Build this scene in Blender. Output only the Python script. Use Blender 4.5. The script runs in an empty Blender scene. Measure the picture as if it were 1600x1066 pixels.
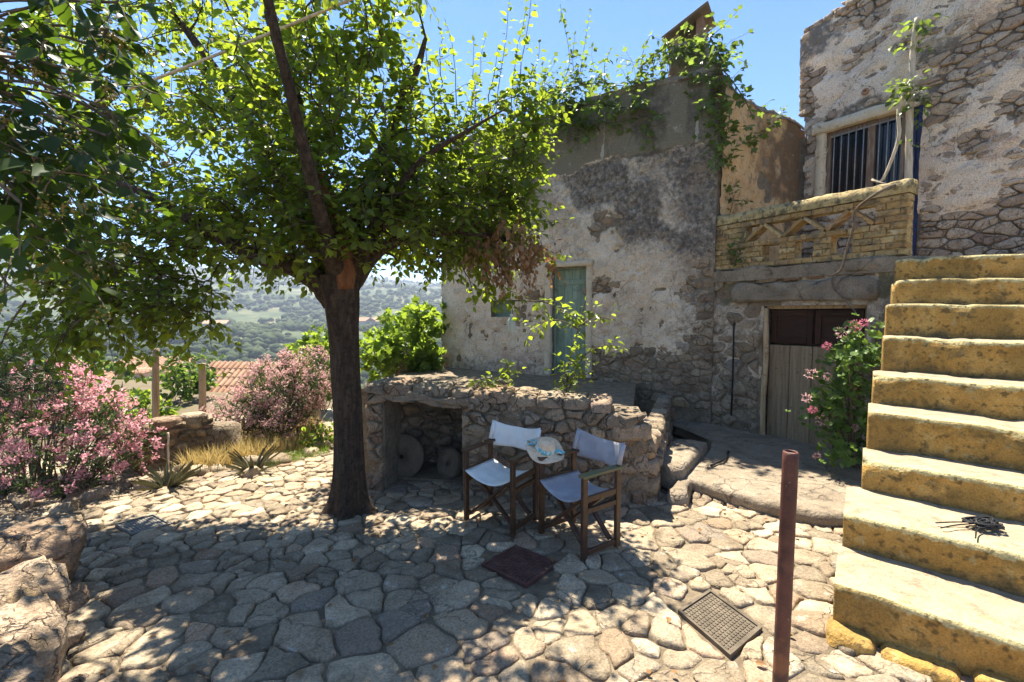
import bpy, math, random
import numpy as np
from mathutils import Vector, Matrix
rnd = random.Random(7)
npr = np.random.default_rng(11)
S = bpy.context.scene
COL = S.collection
R = math.radians

# ------------------------------------------------------------------ camera, sky, sun, exposure
F = 700.0                      # focal length in photograph pixels (1600 wide)
CAM = Vector((0, 0, 1.75))
PITCH = math.atan(43 / F)
cam = bpy.data.cameras.new('camera'); co = bpy.data.objects.new('camera', cam); COL.objects.link(co)
co.location = CAM; co.rotation_euler = (R(90) - PITCH, 0, 0)
cam.sensor_width = 36; cam.lens = 36 * F / 1600; cam.clip_start = .05; cam.clip_end = 20000
S.camera = co

SUN_AZ, SUN_EL = R(-19), R(65)
sdir = Vector((math.sin(SUN_AZ) * math.cos(SUN_EL), math.cos(SUN_AZ) * math.cos(SUN_EL), math.sin(SUN_EL)))
world = bpy.data.worlds.new('World'); S.world = world; world.use_nodes = True
wn = world.node_tree; bg = wn.nodes['Background']
sky = wn.nodes.new('ShaderNodeTexSky'); sky.sky_type = 'NISHITA'; sky.sun_disc = False
sky.sun_elevation = SUN_EL; sky.sun_rotation = SUN_AZ; sky.altitude = 2200; sky.air_density = 1.0; sky.dust_density = .1; sky.ozone_density = 2.2
hs = wn.nodes.new('ShaderNodeHueSaturation'); hs.inputs['Saturation'].default_value = 1.17; wn.links.new(sky.outputs[0], hs.inputs['Color']); wn.links.new(hs.outputs[0], bg.inputs[0]); bg.inputs[1].default_value = .09
sl = bpy.data.lights.new('sun', 'SUN'); sl.energy = 5.0; sl.angle = R(.5); sl.color = (1, .93, .80)
so = bpy.data.objects.new('sun', sl); COL.objects.link(so); so.rotation_euler = (-sdir).to_track_quat('-Z', 'Y').to_euler(); so.location = (0, 0, 30)
S.view_settings.view_transform = 'Standard'; S.view_settings.look = 'None'; S.view_settings.gamma = 1
S.view_settings.exposure = 1.68
S.cycles.max_bounces = 8; S.cycles.diffuse_bounces = 5; S.cycles.transmission_bounces = 6; S.cycles.transparent_max_bounces = 8
S.cycles.use_denoising = True

# ------------------------------------------------------------------ pixel -> place
_f = Vector((0, math.cos(PITCH), -math.sin(PITCH))); _u = Vector((0, math.sin(PITCH), math.cos(PITCH)))
def ray(px, py): return _f + Vector((1, 0, 0)) * ((px - 800) / F) - _u * ((py - 533) / F)
def P(px, py, Y):
    r = ray(px, py); return CAM + r * (Y / r.y)
def PZ(px, py, z):
    r = ray(px, py); return CAM + r * ((z - CAM.z) / r.z)
def gz(x, y): return -0.045 * max(0.0, min(y, 9.0) - 1.5)
def G(px, py):
    z = 0
    for _ in range(12):
        p = PZ(px, py, z); z = gz(p.x, p.y)
    return p

# ------------------------------------------------------------------ noise
def _h(ix, iy, s):
    h = (ix.astype(np.int64) * 374761393 + iy.astype(np.int64) * 668265263 + s * 1442695041) & 0xffffffff
    h = ((h ^ (h >> 13)) * 1274126177) & 0xffffffff
    return ((h ^ (h >> 16)) & 0xffff) / 65535.0
def vn(x, y, s=0):
    x = np.asarray(x, float); y = np.asarray(y, float)
    ix = np.floor(x); iy = np.floor(y); fx = x - ix; fy = y - iy
    fx = fx * fx * (3 - 2 * fx); fy = fy * fy * (3 - 2 * fy)
    a = _h(ix, iy, s); b = _h(ix + 1, iy, s); c = _h(ix, iy + 1, s); d = _h(ix + 1, iy + 1, s)
    return a + (b - a) * fx + (c - a) * fy + (a - b - c + d) * fx * fy
def fbm(x, y, o=4, s=0):
    t = 0; a = .5; n = 0
    for i in range(o):
        t = t + a * vn(np.asarray(x) * 2 ** i + 17 * i, np.asarray(y) * 2 ** i - 9 * i, s + i); n += a; a *= .5
    return t / n
def ss(a, b, x):
    t = np.clip((np.asarray(x, float) - a) / (b - a), 0, 1); return t * t * (3 - 2 * t)

# ------------------------------------------------------------------ objects
def wm(o):
    return (wm(o.parent) @ o.matrix_basis) if o.parent else o.matrix_basis.copy()
def tag(o, label=None, cat=None, group=None, kind=None):
    if label: o['label'] = label
    if cat: o['category'] = cat
    if group: o['group'] = group
    if kind: o['kind'] = kind
    return o
def thing(name, label, cat, loc=(0, 0, 0), rz=0, group=None):
    o = bpy.data.objects.new(name, None); COL.objects.link(o); o.location = loc; o.rotation_euler = (0, 0, rz)
    o.empty_display_size = .2
    return tag(o, label, cat, group)
def link(name, me, parent=None, world_m=None):
    o = bpy.data.objects.new(name, me); COL.objects.link(o)
    m = world_m if world_m is not None else Matrix()
    if parent is not None:
        o.parent = parent; m = wm(parent).inverted() @ m
    o.matrix_basis = m
    return o
def tris_mesh(name, V, Fc, mat, smooth=False):
    """fast triangle mesh from numpy arrays"""
    V = np.asarray(V, np.float32).reshape(-1, 3); Fc = np.asarray(Fc, np.int32).reshape(-1, 3)
    me = bpy.data.meshes.new(name); n = len(Fc)
    me.vertices.add(len(V)); me.vertices.foreach_set('co', V.ravel())
    me.loops.add(n * 3); me.loops.foreach_set('vertex_index', Fc.ravel())
    me.polygons.add(n); me.polygons.foreach_set('loop_start', np.arange(0, n * 3, 3, dtype=np.int32))
    me.polygons.foreach_set('use_smooth', np.full(n, smooth, bool))
    me.update(calc_edges=True); me.validate()
    if mat: me.materials.append(mat)
    return me
def mk(name, V, Fc, mat, parent=None, frame=None, smooth=True, center=True):
    V = np.asarray([tuple(v) for v in V], float)
    c = V.mean(0) if center else np.zeros(3)
    me = bpy.data.meshes.new(name); me.from_pydata((V - c).tolist(), [], [list(map(int, f)) for f in Fc])
    if smooth: me.polygons.foreach_set('use_smooth', np.ones(len(me.polygons), bool))
    if mat: me.materials.append(mat)
    me.update()
    m = (frame if frame is not None else Matrix()) @ Matrix.Translation(Vector(c))
    return link(name, me, parent, m)
class MB:
    def __init__(s): s.v = []; s.f = []
    def add(s, V, Fc):
        o = len(s.v); s.v += [tuple(v) for v in V]; s.f += [[i + o for i in f] for f in Fc]; return s
    def box(s, x0, x1, y0, y1, z0, z1):
        return s.add([(x0, y0, z0), (x1, y0, z0), (x1, y1, z0), (x0, y1, z0), (x0, y0, z1), (x1, y0, z1), (x1, y1, z1), (x0, y1, z1)],
                     [(0, 3, 2, 1), (4, 5, 6, 7), (0, 1, 5, 4), (1, 2, 6, 5), (2, 3, 7, 6), (3, 0, 4, 7)])
    def bbox(s, x0, x1, y0, y1, z0, z1, b=.004):
        """box with chamfered edges"""
        hx, hy, hz = (x1 - x0) / 2, (y1 - y0) / 2, (z1 - z0) / 2
        b = min(b, hx * .45, hy * .45, hz * .45)
        c = ((x0 + x1) / 2, (y0 + y1) / 2, (z0 + z1) / 2); V = []; idx = {}
        for sx in (-1, 1):
            for sy in (-1, 1):
                for sz in (-1, 1):
                    for ax in range(3):
                        h = [hx - b, hy - b, hz - b]; h[ax] += b
                        idx[sx, sy, sz, ax] = len(V); V.append((c[0] + sx * h[0], c[1] + sy * h[1], c[2] + sz * h[2]))
        Fc = []
        for ax in range(3):
            a, d = [k for k in range(3) if k != ax]
            for sg in (-1, 1):
                q = []
                for (p, r) in ((-1, -1), (1, -1), (1, 1), (-1, 1)):
                    k = [0, 0, 0]; k[ax] = sg; k[a] = p; k[d] = r; q.append(idx[k[0], k[1], k[2], ax])
                if (sg > 0) == (ax == 1): q.reverse()
                Fc.append(q)
            for p in (-1, 1):
                for r in (-1, 1):
                    q = []
                    for e, w in ((-1, a), (1, a), (1, d), (-1, d)):
                        k = [0, 0, 0]; k[ax] = e; k[a] = p; k[d] = r; q.append(idx[k[0], k[1], k[2], w])
                    Fc.append(q)
        for sx in (-1, 1):
            for sy in (-1, 1):
                for sz in (-1, 1):
                    Fc.append([idx[sx, sy, sz, k] for k in range(3)])
        return s.add(V, Fc)
    def bar(s, a, b, w, h, up=(0, 0, 1), bev=.003):
        a = Vector(a); b = Vector(b); d = b - a; L = d.length; d.normalize()
        x = d.cross(Vector(up)); x = x.normalized() if x.length > 1e-4 else Vector((1, 0, 0)); z = x.cross(d)
        t = MB().bbox(-w / 2, w / 2, 0, L, -h / 2, h / 2, bev); M3 = Matrix((x, d, z)).transposed()
        return s.add([a + M3 @ Vector(v) for v in t.v], t.f)
    def tube(s, pts, rad, n=7, cap=True, jit=0, rg=rnd):
        pts = [Vector(p) for p in pts]
        if not hasattr(rad, '__len__'): rad = [rad] * len(pts)
        o = len(s.v); ref = Vector((.31, .22, .93)); V = []; Fc = []
        for i, p in enumerate(pts):
            d = (pts[min(i + 1, len(pts) - 1)] - pts[max(i - 1, 0)]).normalized()
            if abs(d.dot(ref)) > .97: ref = Vector((.9, -.3, .2))
            x = d.cross(ref).normalized(); y = d.cross(x)
            ref = (ref - d * ref.dot(d)).normalized() if (ref - d * ref.dot(d)).length > .05 else ref
            for k in range(n):
                a = 2 * math.pi * k / n; r = rad[i] * (1 + (jit * (rg.random() - .5) if jit else 0))
                V.append(p + x * (math.cos(a) * r) + y * (math.sin(a) * r))
            if i:
                for k in range(n):
                    a0 = (i - 1) * n + k; a1 = (i - 1) * n + (k + 1) % n
                    Fc.append((a0, a0 + n, a1 + n, a1))
        if cap:
            Fc.append(list(range(n))[::1]); Fc.append([(len(pts) - 1) * n + k for k in range(n)][::-1])
        return s.add(V, Fc)
    def lathe(s, prof, n=20, M4=None):
        M4 = M4 or Matrix(); V = []; Fc = []
        for (r, z) in prof:
            for k in range(n):
                a = 2 * math.pi * k / n; V.append(M4 @ Vector((r * math.cos(a), r * math.sin(a), z)))
        for i in range(len(prof) - 1):
            for k in range(n):
                a = i * n + k; b = i * n + (k + 1) % n; Fc.append((a, b, b + n, a + n))
        return s.add(V, Fc)
    def build(s, name, mat, parent=None, frame=None, smooth=False, center=True):
        return mk(name, s.v, s.f, mat, parent, frame, smooth, center)
def crom(pts, k=4):
    """smooth curve through points (each a Vector of any size)"""
    pts = [np.asarray(p, float) for p in pts]; out = []
    q = [2 * pts[0] - pts[1]] + pts + [2 * pts[-1] - pts[-2]]
    for i in range(1, len(q) - 2):
        p0, p1, p2, p3 = q[i - 1:i + 3]
        for j in range(k):
            t = j / k; out.append(.5 * (2 * p1 + (p2 - p0) * t + (2 * p0 - 5 * p1 + 4 * p2 - p3) * t * t + (3 * p1 - p0 - 3 * p2 + p3) * t ** 3))
    out.append(pts[-1]); return out

# ------------------------------------------------------------------ materials
def hexc(h):
    c = [int(h[i:i + 2], 16) / 255 for i in (0, 2, 4)]
    return tuple(x / 12.92 if x <= .04045 else ((x + .055) / 1.055) ** 2.4 for x in c)
def C3(c): return hexc(c) if isinstance(c, str) else tuple(c)
class N:
    def __init__(s, name):
        s.m = bpy.data.materials.new(name); s.m.use_nodes = True; s.t = s.m.node_tree; s.t.nodes.clear()
        s.out = s.n('ShaderNodeOutputMaterial'); s.pos = s.n('ShaderNodeNewGeometry')
    def n(s, t, **k):
        o = s.t.nodes.new(t)
        for a, v in k.items(): setattr(o, a, v)
        return o
    def l(s, a, b): s.t.links.new(a, b)
    def put(s, inp, v):
        if hasattr(v, 'is_linked') or hasattr(v, 'links'): s.l(v, inp)
        elif isinstance(v, tuple) and len(v) == 3 and inp.type == 'RGBA': inp.default_value = (*v, 1)
        else: inp.default_value = v
    def noise(s, scale, detail=4, rough=.55, stretch=None, dist=0):
        o = s.n('ShaderNodeTexNoise'); o.inputs['Scale'].default_value = scale; o.inputs['Detail'].default_value = detail
        o.inputs['Roughness'].default_value = rough; o.inputs['Distortion'].default_value = dist
        if stretch:
            mp = s.n('ShaderNodeMapping'); mp.inputs['Scale'].default_value = stretch; s.l(s.pos.outputs['Position'], mp.inputs[0]); s.l(mp.outputs[0], o.inputs['Vector'])
        else: s.l(s.pos.outputs['Position'], o.inputs['Vector'])
        return o.outputs['Fac']
    def ramp(s, fac, stops):
        o = s.n('ShaderNodeValToRGB'); e = o.color_ramp.elements
        while len(e) < len(stops): e.new(.5)
        for x, (p, c) in zip(e, stops): x.position = p; x.color = (*C3(c), 1)
        s.l(fac, o.inputs[0]); return o.outputs[0]
    def fr(s, fac, a, b):
        o = s.n('ShaderNodeMapRange'); o.interpolation_type = 'SMOOTHSTEP'
        s.put(o.inputs[0], fac); o.inputs[1].default_value = a; o.inputs[2].default_value = b; return o.outputs[0]
    def math(s, op, a, b=0.0):
        o = s.n('ShaderNodeMath', operation=op); s.put(o.inputs[0], a); s.put(o.inputs[1], b); return o.outputs[0]
    def mix(s, fac, a, b, mode='MIX'):
        o = s.n('ShaderNodeMix', data_type='RGBA', blend_type=mode); s.put(o.inputs[0], fac); s.put(o.inputs[6], a); s.put(o.inputs[7], b); return o.outputs[2]
    def attr(s, name):
        o = s.n('ShaderNodeAttribute'); o.attribute_name = name; return o.outputs['Fac']
    def island(s):
        if not hasattr(s, 'isl'):
            s.isl = s.math('FRACT', s.math('ADD', s.pos.outputs['Random Per Island'], s.n('ShaderNodeObjectInfo').outputs['Random']))
        return s.isl
    def hsv(s, col, v=1.0, sat=1.0, hue=.5):
        o = s.n('ShaderNodeHueSaturation'); s.put(o.inputs['Color'], col); s.put(o.inputs['Value'], v); s.put(o.inputs['Saturation'], sat); s.put(o.inputs['Hue'], hue); return o.outputs[0]
    def bump(s, h, strength=.4, dist=.02, nrm=None):
        o = s.n('ShaderNodeBump'); o.inputs['Strength'].default_value = strength; o.inputs['Distance'].default_value = dist; s.l(h, o.inputs['Height'])
        if nrm: s.l(nrm, o.inputs['Normal'])
        return o.outputs[0]
    def bsdf(s, col, rough=.9, nrm=None, spec=.25, metal=0.0):
        o = s.n('ShaderNodeBsdfPrincipled'); s.put(o.inputs['Base Color'], col); s.put(o.inputs['Roughness'], rough)
        o.inputs['Specular IOR Level'].default_value = spec; o.inputs['Metallic'].default_value = metal
        if nrm: s.l(nrm, o.inputs['Normal'])
        s.l(o.outputs[0], s.out.inputs[0]); return o
def mat_rock(name, stops, scale=5, isl=None, islv=(.75, 1.25), speck=None, rough=.92, bump=.5, bs=28, bd=.012, stain=(), stretch=None, grain=.25, spec=.2, cracks=None, swing=.9, tint=(1.02, .965, .89)):
    """mottled mineral surface: broad colour noise, per-piece tint, fine grain, lichen specks, stains held in mesh attributes"""
    n = N(name); tn = lambda q: tuple(a * b for a, b in zip(q, tint)); stops = [tn(q) for q in stops]; isl = [tn(q) for q in isl] if isl else None
    c = n.ramp(n.noise(scale, 6, .6, stretch, .4), [(.3 + .4 * i / max(1, len(stops) - 1), q) for i, q in enumerate(stops)])
    if isl:
        c = n.mix(n.math('MULTIPLY', n.fr(n.island(), .35, 1.0), .85), c, n.ramp(n.math('FRACT', n.math('MULTIPLY', n.island(), 7.31)), [(i / max(1, len(isl) - 1), q) for i, q in enumerate(isl)]))
    if islv:
        o = n.n('ShaderNodeMapRange'); n.l(n.math('FRACT', n.math('MULTIPLY', n.island(), 3.77)), o.inputs[0]); o.inputs[3].default_value = islv[0]; o.inputs[4].default_value = islv[1]
        c = n.hsv(c, o.outputs[0])
    for (a, q, lo, hi, sc) in stain:
        fac = n.fr(n.math('ADD', n.attr(a), n.math('MULTIPLY', n.math('SUBTRACT', n.noise(sc, 8, .7), .5), swing)), lo, hi)
        c = n.mix(fac, c, C3(q))
    if speck:
        for (q, sc, lo, hi, amt) in speck:
            c = n.mix(n.math('MULTIPLY', n.fr(n.noise(sc, 3, .6), lo, hi), amt), c, C3(q))
    g = n.noise(bs * 3.2, 4, .7)
    o = n.n('ShaderNodeMapRange'); n.l(g, o.inputs[0]); o.inputs[1].default_value = .3; o.inputs[2].default_value = .7; o.inputs[3].default_value = 1 - grain; o.inputs[4].default_value = 1 + grain
    c = n.hsv(c, o.outputs[0])
    ck = None
    if cracks:
        for (sc, wd, amt, q) in cracks:
            v = n.n('ShaderNodeTexVoronoi', feature='DISTANCE_TO_EDGE'); v.inputs['Scale'].default_value = sc; nz_ = n.n('ShaderNodeTexNoise'); nz_.inputs['Scale'].default_value = sc * 1.7; nz_.inputs['Detail'].default_value = 5
            n.l(n.pos.outputs['Position'], nz_.inputs['Vector']); va = n.n('ShaderNodeVectorMath', operation='MULTIPLY_ADD'); n.l(nz_.outputs['Color'], va.inputs[0]); va.inputs[1].default_value = (.9 / sc,) * 3; n.l(n.pos.outputs['Position'], va.inputs[2]); n.l(va.outputs[0], v.inputs['Vector'])
            f = n.math('MULTIPLY', n.math('MULTIPLY', n.fr(v.outputs['Distance'], wd, 0.0), n.fr(n.noise(sc * .8, 3), .42, .58)), amt); c = n.mix(f, c, C3(q)); ck = f if ck is None else n.math('MAXIMUM', ck, f)
    h = n.math('ADD', n.noise(bs, 6, .68), n.math('MULTIPLY', n.noise(bs * .28, 4, .6), 1.6))
    if ck is not None: h = n.math('SUBTRACT', h, n.math('MULTIPLY', ck, 1.2))
    n.bsdf(c, rough, n.bump(h, bump, bd), spec)
    return n.m
def mat_leaf(name, cols, trans, tfac=.45, rough=.42, spec=.35, back=None):
    n = N(name); isl = n.island()
    c = n.ramp(n.math('FRACT', n.math('MULTIPLY', isl, 5.13)), [(i / max(1, len(cols) - 1), q) for i, q in enumerate(cols)])
    c = n.hsv(c, n.math('ADD', .7, n.math('MULTIPLY', n.noise(3.0, 2), .6)))
    p = n.n('ShaderNodeBsdfPrincipled'); n.put(p.inputs['Base Color'], c); p.inputs['Roughness'].default_value = rough; p.inputs['Specular IOR Level'].default_value = spec
    t = n.n('ShaderNodeBsdfTranslucent'); n.put(t.inputs[0], n.hsv(C3(trans), n.math('ADD', .6, n.math('MULTIPLY', n.math('FRACT', n.math('MULTIPLY', isl, 9.7)), .8))))
    m = n.n('ShaderNodeMixShader'); m.inputs[0].default_value = tfac; n.l(p.outputs[0], m.inputs[1]); n.l(t.outputs[0], m.inputs[2]); n.l(m.outputs[0], n.out.inputs[0])
    return n.m
def mat_plain(name, col, rough=.6, spec=.3, metal=0.0, var=.25, scale=12, bump=.15, bs=60, col2=None, stretch=None, lo=.4, hi=.65, bd=.004):
    n = N(name); f = n.noise(scale, 5, .6, stretch)
    c = n.mix(n.fr(f, lo, hi), C3(col), C3(col2) if col2 else tuple(x * (1 - var) for x in C3(col)))
    n.bsdf(c, rough, n.bump(n.noise(bs, 4, .6, stretch), bump, bd), spec, metal); return n.m
M = {}
M['paving'] = mat_rock('paving stone', [(.22, .175, .12), (.345, .285, .205), (.44, .375, .275)], 4.5, isl=[(.33, .275, .19), (.38, .26, .175), (.25, .22, .185), (.46, .385, .27), (.30, .215, .15)], islv=(.55, 1.3),
    speck=[((.16, .15, .13), 17, .58, .72, .55), ((.58, .55, .48), 9, .62, .76, .5), ((.30, .22, .14), 6, .6, .75, .4)], bump=.85, bs=22, bd=.022, grain=.40, cracks=[(2.6, .02, .45, (.09, .07, .05))])
M['soil'] = mat_rock('joint soil', [(.11, .088, .062), (.18, .148, .105), (.26, .215, .155)], 6, islv=None, bump=.8, bs=40, bd=.02)
M['rubble'] = mat_rock('rubble stone', [(.20, .155, .11), (.30, .24, .175), (.38, .32, .24)], 5, isl=[(.33, .255, .165), (.26, .165, .115), (.26, .235, .20), (.38, .305, .205)], islv=(.7, 1.2),
    speck=[((.10, .09, .08), 14, .56, .7, .6), ((.50, .48, .43), 11, .63, .75, .55)], bump=1.0, bs=26, bd=.026, grain=.42, cracks=[(6, .05, .6, (.06, .045, .035))])
M['mortar'] = mat_rock('old mortar', [(.15, .12, .085), (.23, .19, .14), (.30, .25, .185)], 7, islv=None, speck=[((.08, .068, .052), 12, .55, .72, .7), ((.40, .34, .26), 20, .6, .74, .6)], bump=1.0, bs=38, bd=.025, grain=.4)
M['plaster_low'] = mat_rock('lime plaster lower house', [(.51, .42, .325), (.66, .575, .465), (.74, .665, .56)], 1.7, islv=None, grain=.42, swing=1.9, cracks=[(1.3, .012, .45, (.16, .125, .09))],
    stain=[('pink', (.46, .30, .23), .42, .95, 3.0), ('moss', (.20, .17, .085), .38, .85, 5.0), ('concrete', (.21, .18, .125), .45, .6, 2.0), ('lichen', (.105, .09, .075), .16, 1.25, 13.0), ('streak', (.42, .39, .33), .55, .8, 14.0), ('expo', (.19, .165, .135), .45, .8, 12.0)],
    speck=[((.17, .145, .12), 24, .58, .7, .5), ((.68, .62, .54), 8, .62, .78, .45), ((.33, .27, .21), 4.5, .54, .66, .4)], bump=1.0, bs=28, bd=.026)
M['plaster_up'] = mat_rock('lime plaster upper house', [(.51, .42, .33), (.67, .575, .465), (.74, .655, .545)], 2.6, islv=None, grain=.42, swing=1.3, cracks=[(1.6, .015, .45, (.14, .11, .085))],
    stain=[('pink', (.42, .27, .19), .45, .9, 4.0), ('lichen', (.17, .15, .125), .5, 1.05, 9.0), ('expo', (.19, .16, .13), .4, .8, 10.0)],
    speck=[((.15, .13, .115), 16, .57, .7, .6), ((.66, .61, .54), 7, .62, .78, .5)], bump=.85, bs=22, bd=.024)
M['ochre_wall'] = mat_rock('ochre render', [(.52, .33, .16), (.60, .42, .23), (.46, .28, .15)], 2.2, islv=None, grain=.38,
    stain=[('lichen', (.20, .125, .07), .5, 1.0, 5.0)], speck=[((.20, .14, .09), 9, .52, .68, .7), ((.60, .48, .33), 6, .6, .75, .5)], bump=.7, bs=24, bd=.02)
M['stone_up'] = mat_rock('wall stone', [(.35, .275, .205), (.48, .395, .305), (.57, .48, .385)], 6, isl=[(.38, .275, .20), (.31, .26, .21), (.44, .365, .285), (.33, .215, .155)], islv=(.72, 1.15),
    speck=[((.13, .12, .10), 15, .56, .7, .6), ((.62, .57, .5), 9, .62, .76, .5)], bump=1.0, bs=24, bd=.026, grain=.42, cracks=[(7, .05, .6, (.08, .065, .05))])
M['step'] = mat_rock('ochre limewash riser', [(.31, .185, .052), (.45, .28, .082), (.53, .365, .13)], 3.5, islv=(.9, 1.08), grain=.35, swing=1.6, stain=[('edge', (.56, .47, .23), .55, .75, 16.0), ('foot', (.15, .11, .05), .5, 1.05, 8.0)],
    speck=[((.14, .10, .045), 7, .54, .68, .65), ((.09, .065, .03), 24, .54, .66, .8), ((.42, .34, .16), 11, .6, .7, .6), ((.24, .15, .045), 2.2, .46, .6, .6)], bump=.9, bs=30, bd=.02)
M['tread'] = mat_rock('worn limewash tread', [(.24, .195, .135), (.33, .275, .195), (.37, .315, .23)], 4, islv=(.94, 1.04), grain=.28, swing=1.5, stain=[('edge', (.46, .395, .20), .45, .62, 14.0)],
    speck=[((.34, .28, .17), 15, .57, .7, .5), ((.36, .29, .15), 6, .55, .7, .5), ((.16, .125, .085), 9, .56, .68, .55), ((.18, .17, .11), 30, .6, .72, .6)], bump=.8, bs=34, bd=.014, stretch=(2, 2, 2))
M['brick'] = mat_rock('yellow limewashed brick', [(.32, .22, .10), (.44, .32, .15), (.50, .39, .21)], 9, isl=[(.43, .29, .11), (.36, .21, .10), (.48, .36, .16)], islv=(.75, 1.12),
    speck=[((.13, .10, .06), 20, .54, .66, .8), ((.15, .12, .08), 5, .50, .64, .7), ((.56, .48, .33), 9, .6, .7, .6)], bump=1.0, bs=40, bd=.016, grain=.4)
M['coping'] = mat_rock('lichened coping', [(.30, .235, .11), (.42, .33, .16), (.50, .41, .22)], 5, islv=None, speck=[((.08, .07, .045), 8, .48, .64, .85), ((.12, .10, .06), 25, .53, .66, .7)], bump=.7, bs=30, bd=.014)
M['slab'] = mat_rock('worn cement slab', [(.17, .14, .105), (.25, .21, .16), (.32, .275, .215)], 3, islv=None, stain=[('moss', (.24, .18, .06), .4, .9, 5.0)], speck=[((.10, .085, .065), 11, .55, .7, .6), ((.36, .31, .24), 16, .6, .74, .5)], bump=.9, bs=30, bd=.02, grain=.38, cracks=[(1.3, .015, .5, (.07, .058, .045))])
M['boulder'] = mat_rock('weathered boulder', [(.27, .20, .14), (.40, .31, .225), (.48, .40, .31)], 4.2, isl=[(.40, .29, .19), (.35, .235, .17), (.39, .33, .26)], islv=(.75, 1.15),
    speck=[((.20, .16, .12), 8, .54, .7, .6), ((.42, .29, .14), 3.4, .53, .68, .6), ((.70, .65, .56), 6, .62, .76, .5)], bump=1.0, bs=16, bd=.05, stretch=(1, 1, 2.6), grain=.42, cracks=[(3.0, .06, .85, (.07, .055, .04)), (8, .04, .6, (.10, .075, .055))])
M['millstone'] = mat_rock('millstone', [(.12, .095, .07), (.19, .155, .115)], 9, islv=None, bump=.7, bs=45, bd=.012)
M['tile'] = mat_rock('clay tile', [(.27, .145, .09), (.36, .22, .145), (.42, .31, .225)], 3, isl=[(.32, .18, .115), (.42, .31, .225), (.28, .16, .105)], islv=(.8, 1.15), bump=.4, bs=30)
M['housewall'] = mat_rock('far house plaster', [(.42, .37, .30), (.52, .47, .40)], 1.2, islv=None, bump=.3, bs=10)
M['bark'] = mat_rock('bark', [(.035, .025, .018), (.068, .049, .035), (.115, .085, .062)], 9, islv=None, stretch=(3, 3, .55), speck=[((.03, .022, .016), 22, .5, .66, .7)], bump=1.0, bs=30, bd=.035)
M['redbark'] = mat_rock('peeled limb', [(.10, .045, .022), (.17, .075, .034), (.24, .12, .06)], 9, islv=None, stretch=(3, 3, .7), bump=.7, bs=34, bd=.015)
M['twig'] = mat_plain('twig bark', (.16, .12, .085), .85, .15, var=.45, scale=25)
M['palewood'] = mat_rock('pale vine wood', [(.38, .31, .22), (.56, .49, .38), (.66, .60, .49)], 9, islv=None, stretch=(4, 4, .8), bump=.6, bs=40, bd=.01)
M['doorgreen'] = mat_rock('green door paint', [(.15, .215, .165), (.22, .30, .235), (.28, .36, .295)], 5, islv=(.85, 1.15), stretch=(3, 3, .5), speck=[((.34, .31, .25), 13, .6, .72, .6), ((.07, .10, .07), 8, .58, .72, .5)], bump=.4, bs=40, bd=.006, rough=.65, tint=(1, 1, 1))
M['greywood'] = mat_rock('weathered grey plank', [(.20, .145, .09), (.30, .225, .145), (.37, .29, .20)], 6, islv=(.8, 1.12), stretch=(6, 6, .35), speck=[((.08, .065, .05), 16, .6, .74, .6)], bump=.7, bs=34, bd=.008)
M['darkwood'] = mat_rock('dark brown panel', [(.030, .014, .009), (.055, .026, .016)], 6, islv=(.8, 1.2), stretch=(1, 1, 5), bump=.4, bs=40, bd=.006, rough=.7)
M['framewood'] = mat_rock('old frame wood', [(.34, .23, .12), (.48, .36, .22), (.54, .45, .31)], 6, islv=(.85, 1.12), stretch=(5, 5, .4), speck=[((.16, .10, .06), 14, .56, .7, .6)], bump=.5, bs=40, bd=.008)
M['chairwood'] = mat_rock('varnished chair wood', [(.035, .017, .009), (.065, .032, .016), (.095, .048, .024)], 9, islv=(.8, 1.25), stretch=(2, 2, 2), grain=.12, bump=.15, bs=60, bd=.003, rough=.45, spec=.5)
M['greenwood'] = mat_plain('worn green arm', (.10, .115, .055), .5, .4, col2=(.16, .12, .06), scale=9)
M['whitecloth'] = mat_plain('white canvas', (.80, .77, .71), .9, .1, var=.10, scale=7, bump=.5, bs=16, bd=.01)
M['bluecloth'] = mat_plain('blue grey canvas', (.33, .315, .33), .9, .1, col2=(.42, .40, .41), scale=6, bump=.5, bs=16, bd=.01)
M['rust'] = mat_rock('rusty pipe', [(.065, .023, .017), (.115, .042, .029), (.15, .06, .04)], 14, islv=None, speck=[((.36, .27, .22), 46, .66, .74, .7), ((.05, .025, .02), 9, .54, .66, .7), ((.26, .10, .04), 6, .58, .68, .7)], bump=.3, bs=70, bd=.003, rough=.6, spec=.4)
M['maroon'] = mat_rock('maroon painted iron', [(.075, .032, .028), (.11, .05, .042), (.15, .085, .07)], 12, islv=None, bump=.3, bs=60, bd=.003, rough=.7, spec=.3)
M['greymetal'] = mat_plain('grey galvanised iron', (.17, .155, .135), .8, .2, .2, col2=(.25, .23, .19), scale=10)
M['darkiron'] = mat_plain('dark iron', (.10, .10, .115), .55, .5, .4, col2=(.16, .12, .10), scale=15)
M['bluepaint'] = mat_plain('deep blue paint', (.012, .022, .09), .55, .4, col2=(.03, .05, .14), scale=8)
M['barpaint'] = mat_plain('grey window bar', (.24, .25, .28), .6, .4, .1, col2=(.36, .35, .33), scale=20)
M['winwood'] = mat_plain('brown window wood', (.20, .13, .085), .7, .25, col2=(.30, .23, .17), scale=9, stretch=(4, 4, .6))
M['black'] = mat_plain('black rubber', (.012, .012, .013), .6, .3, var=.2)
M['straw'] = mat_rock('straw', [(.58, .42, .28), (.72, .56, .40), (.76, .64, .5)], 30, islv=None, bump=.5, bs=90, bd=.004)
M['turq'] = mat_plain('turquoise scarf', (.12, .44, .50), .85, .1, col2=(.62, .66, .62), scale=28, lo=.48, hi=.56)
M['leaf'] = mat_leaf('mulberry leaf', [(.022, .04, .008), (.045, .078, .013), (.075, .115, .018), (.11, .145, .026)], (.36, .46, .03), .5)
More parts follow.
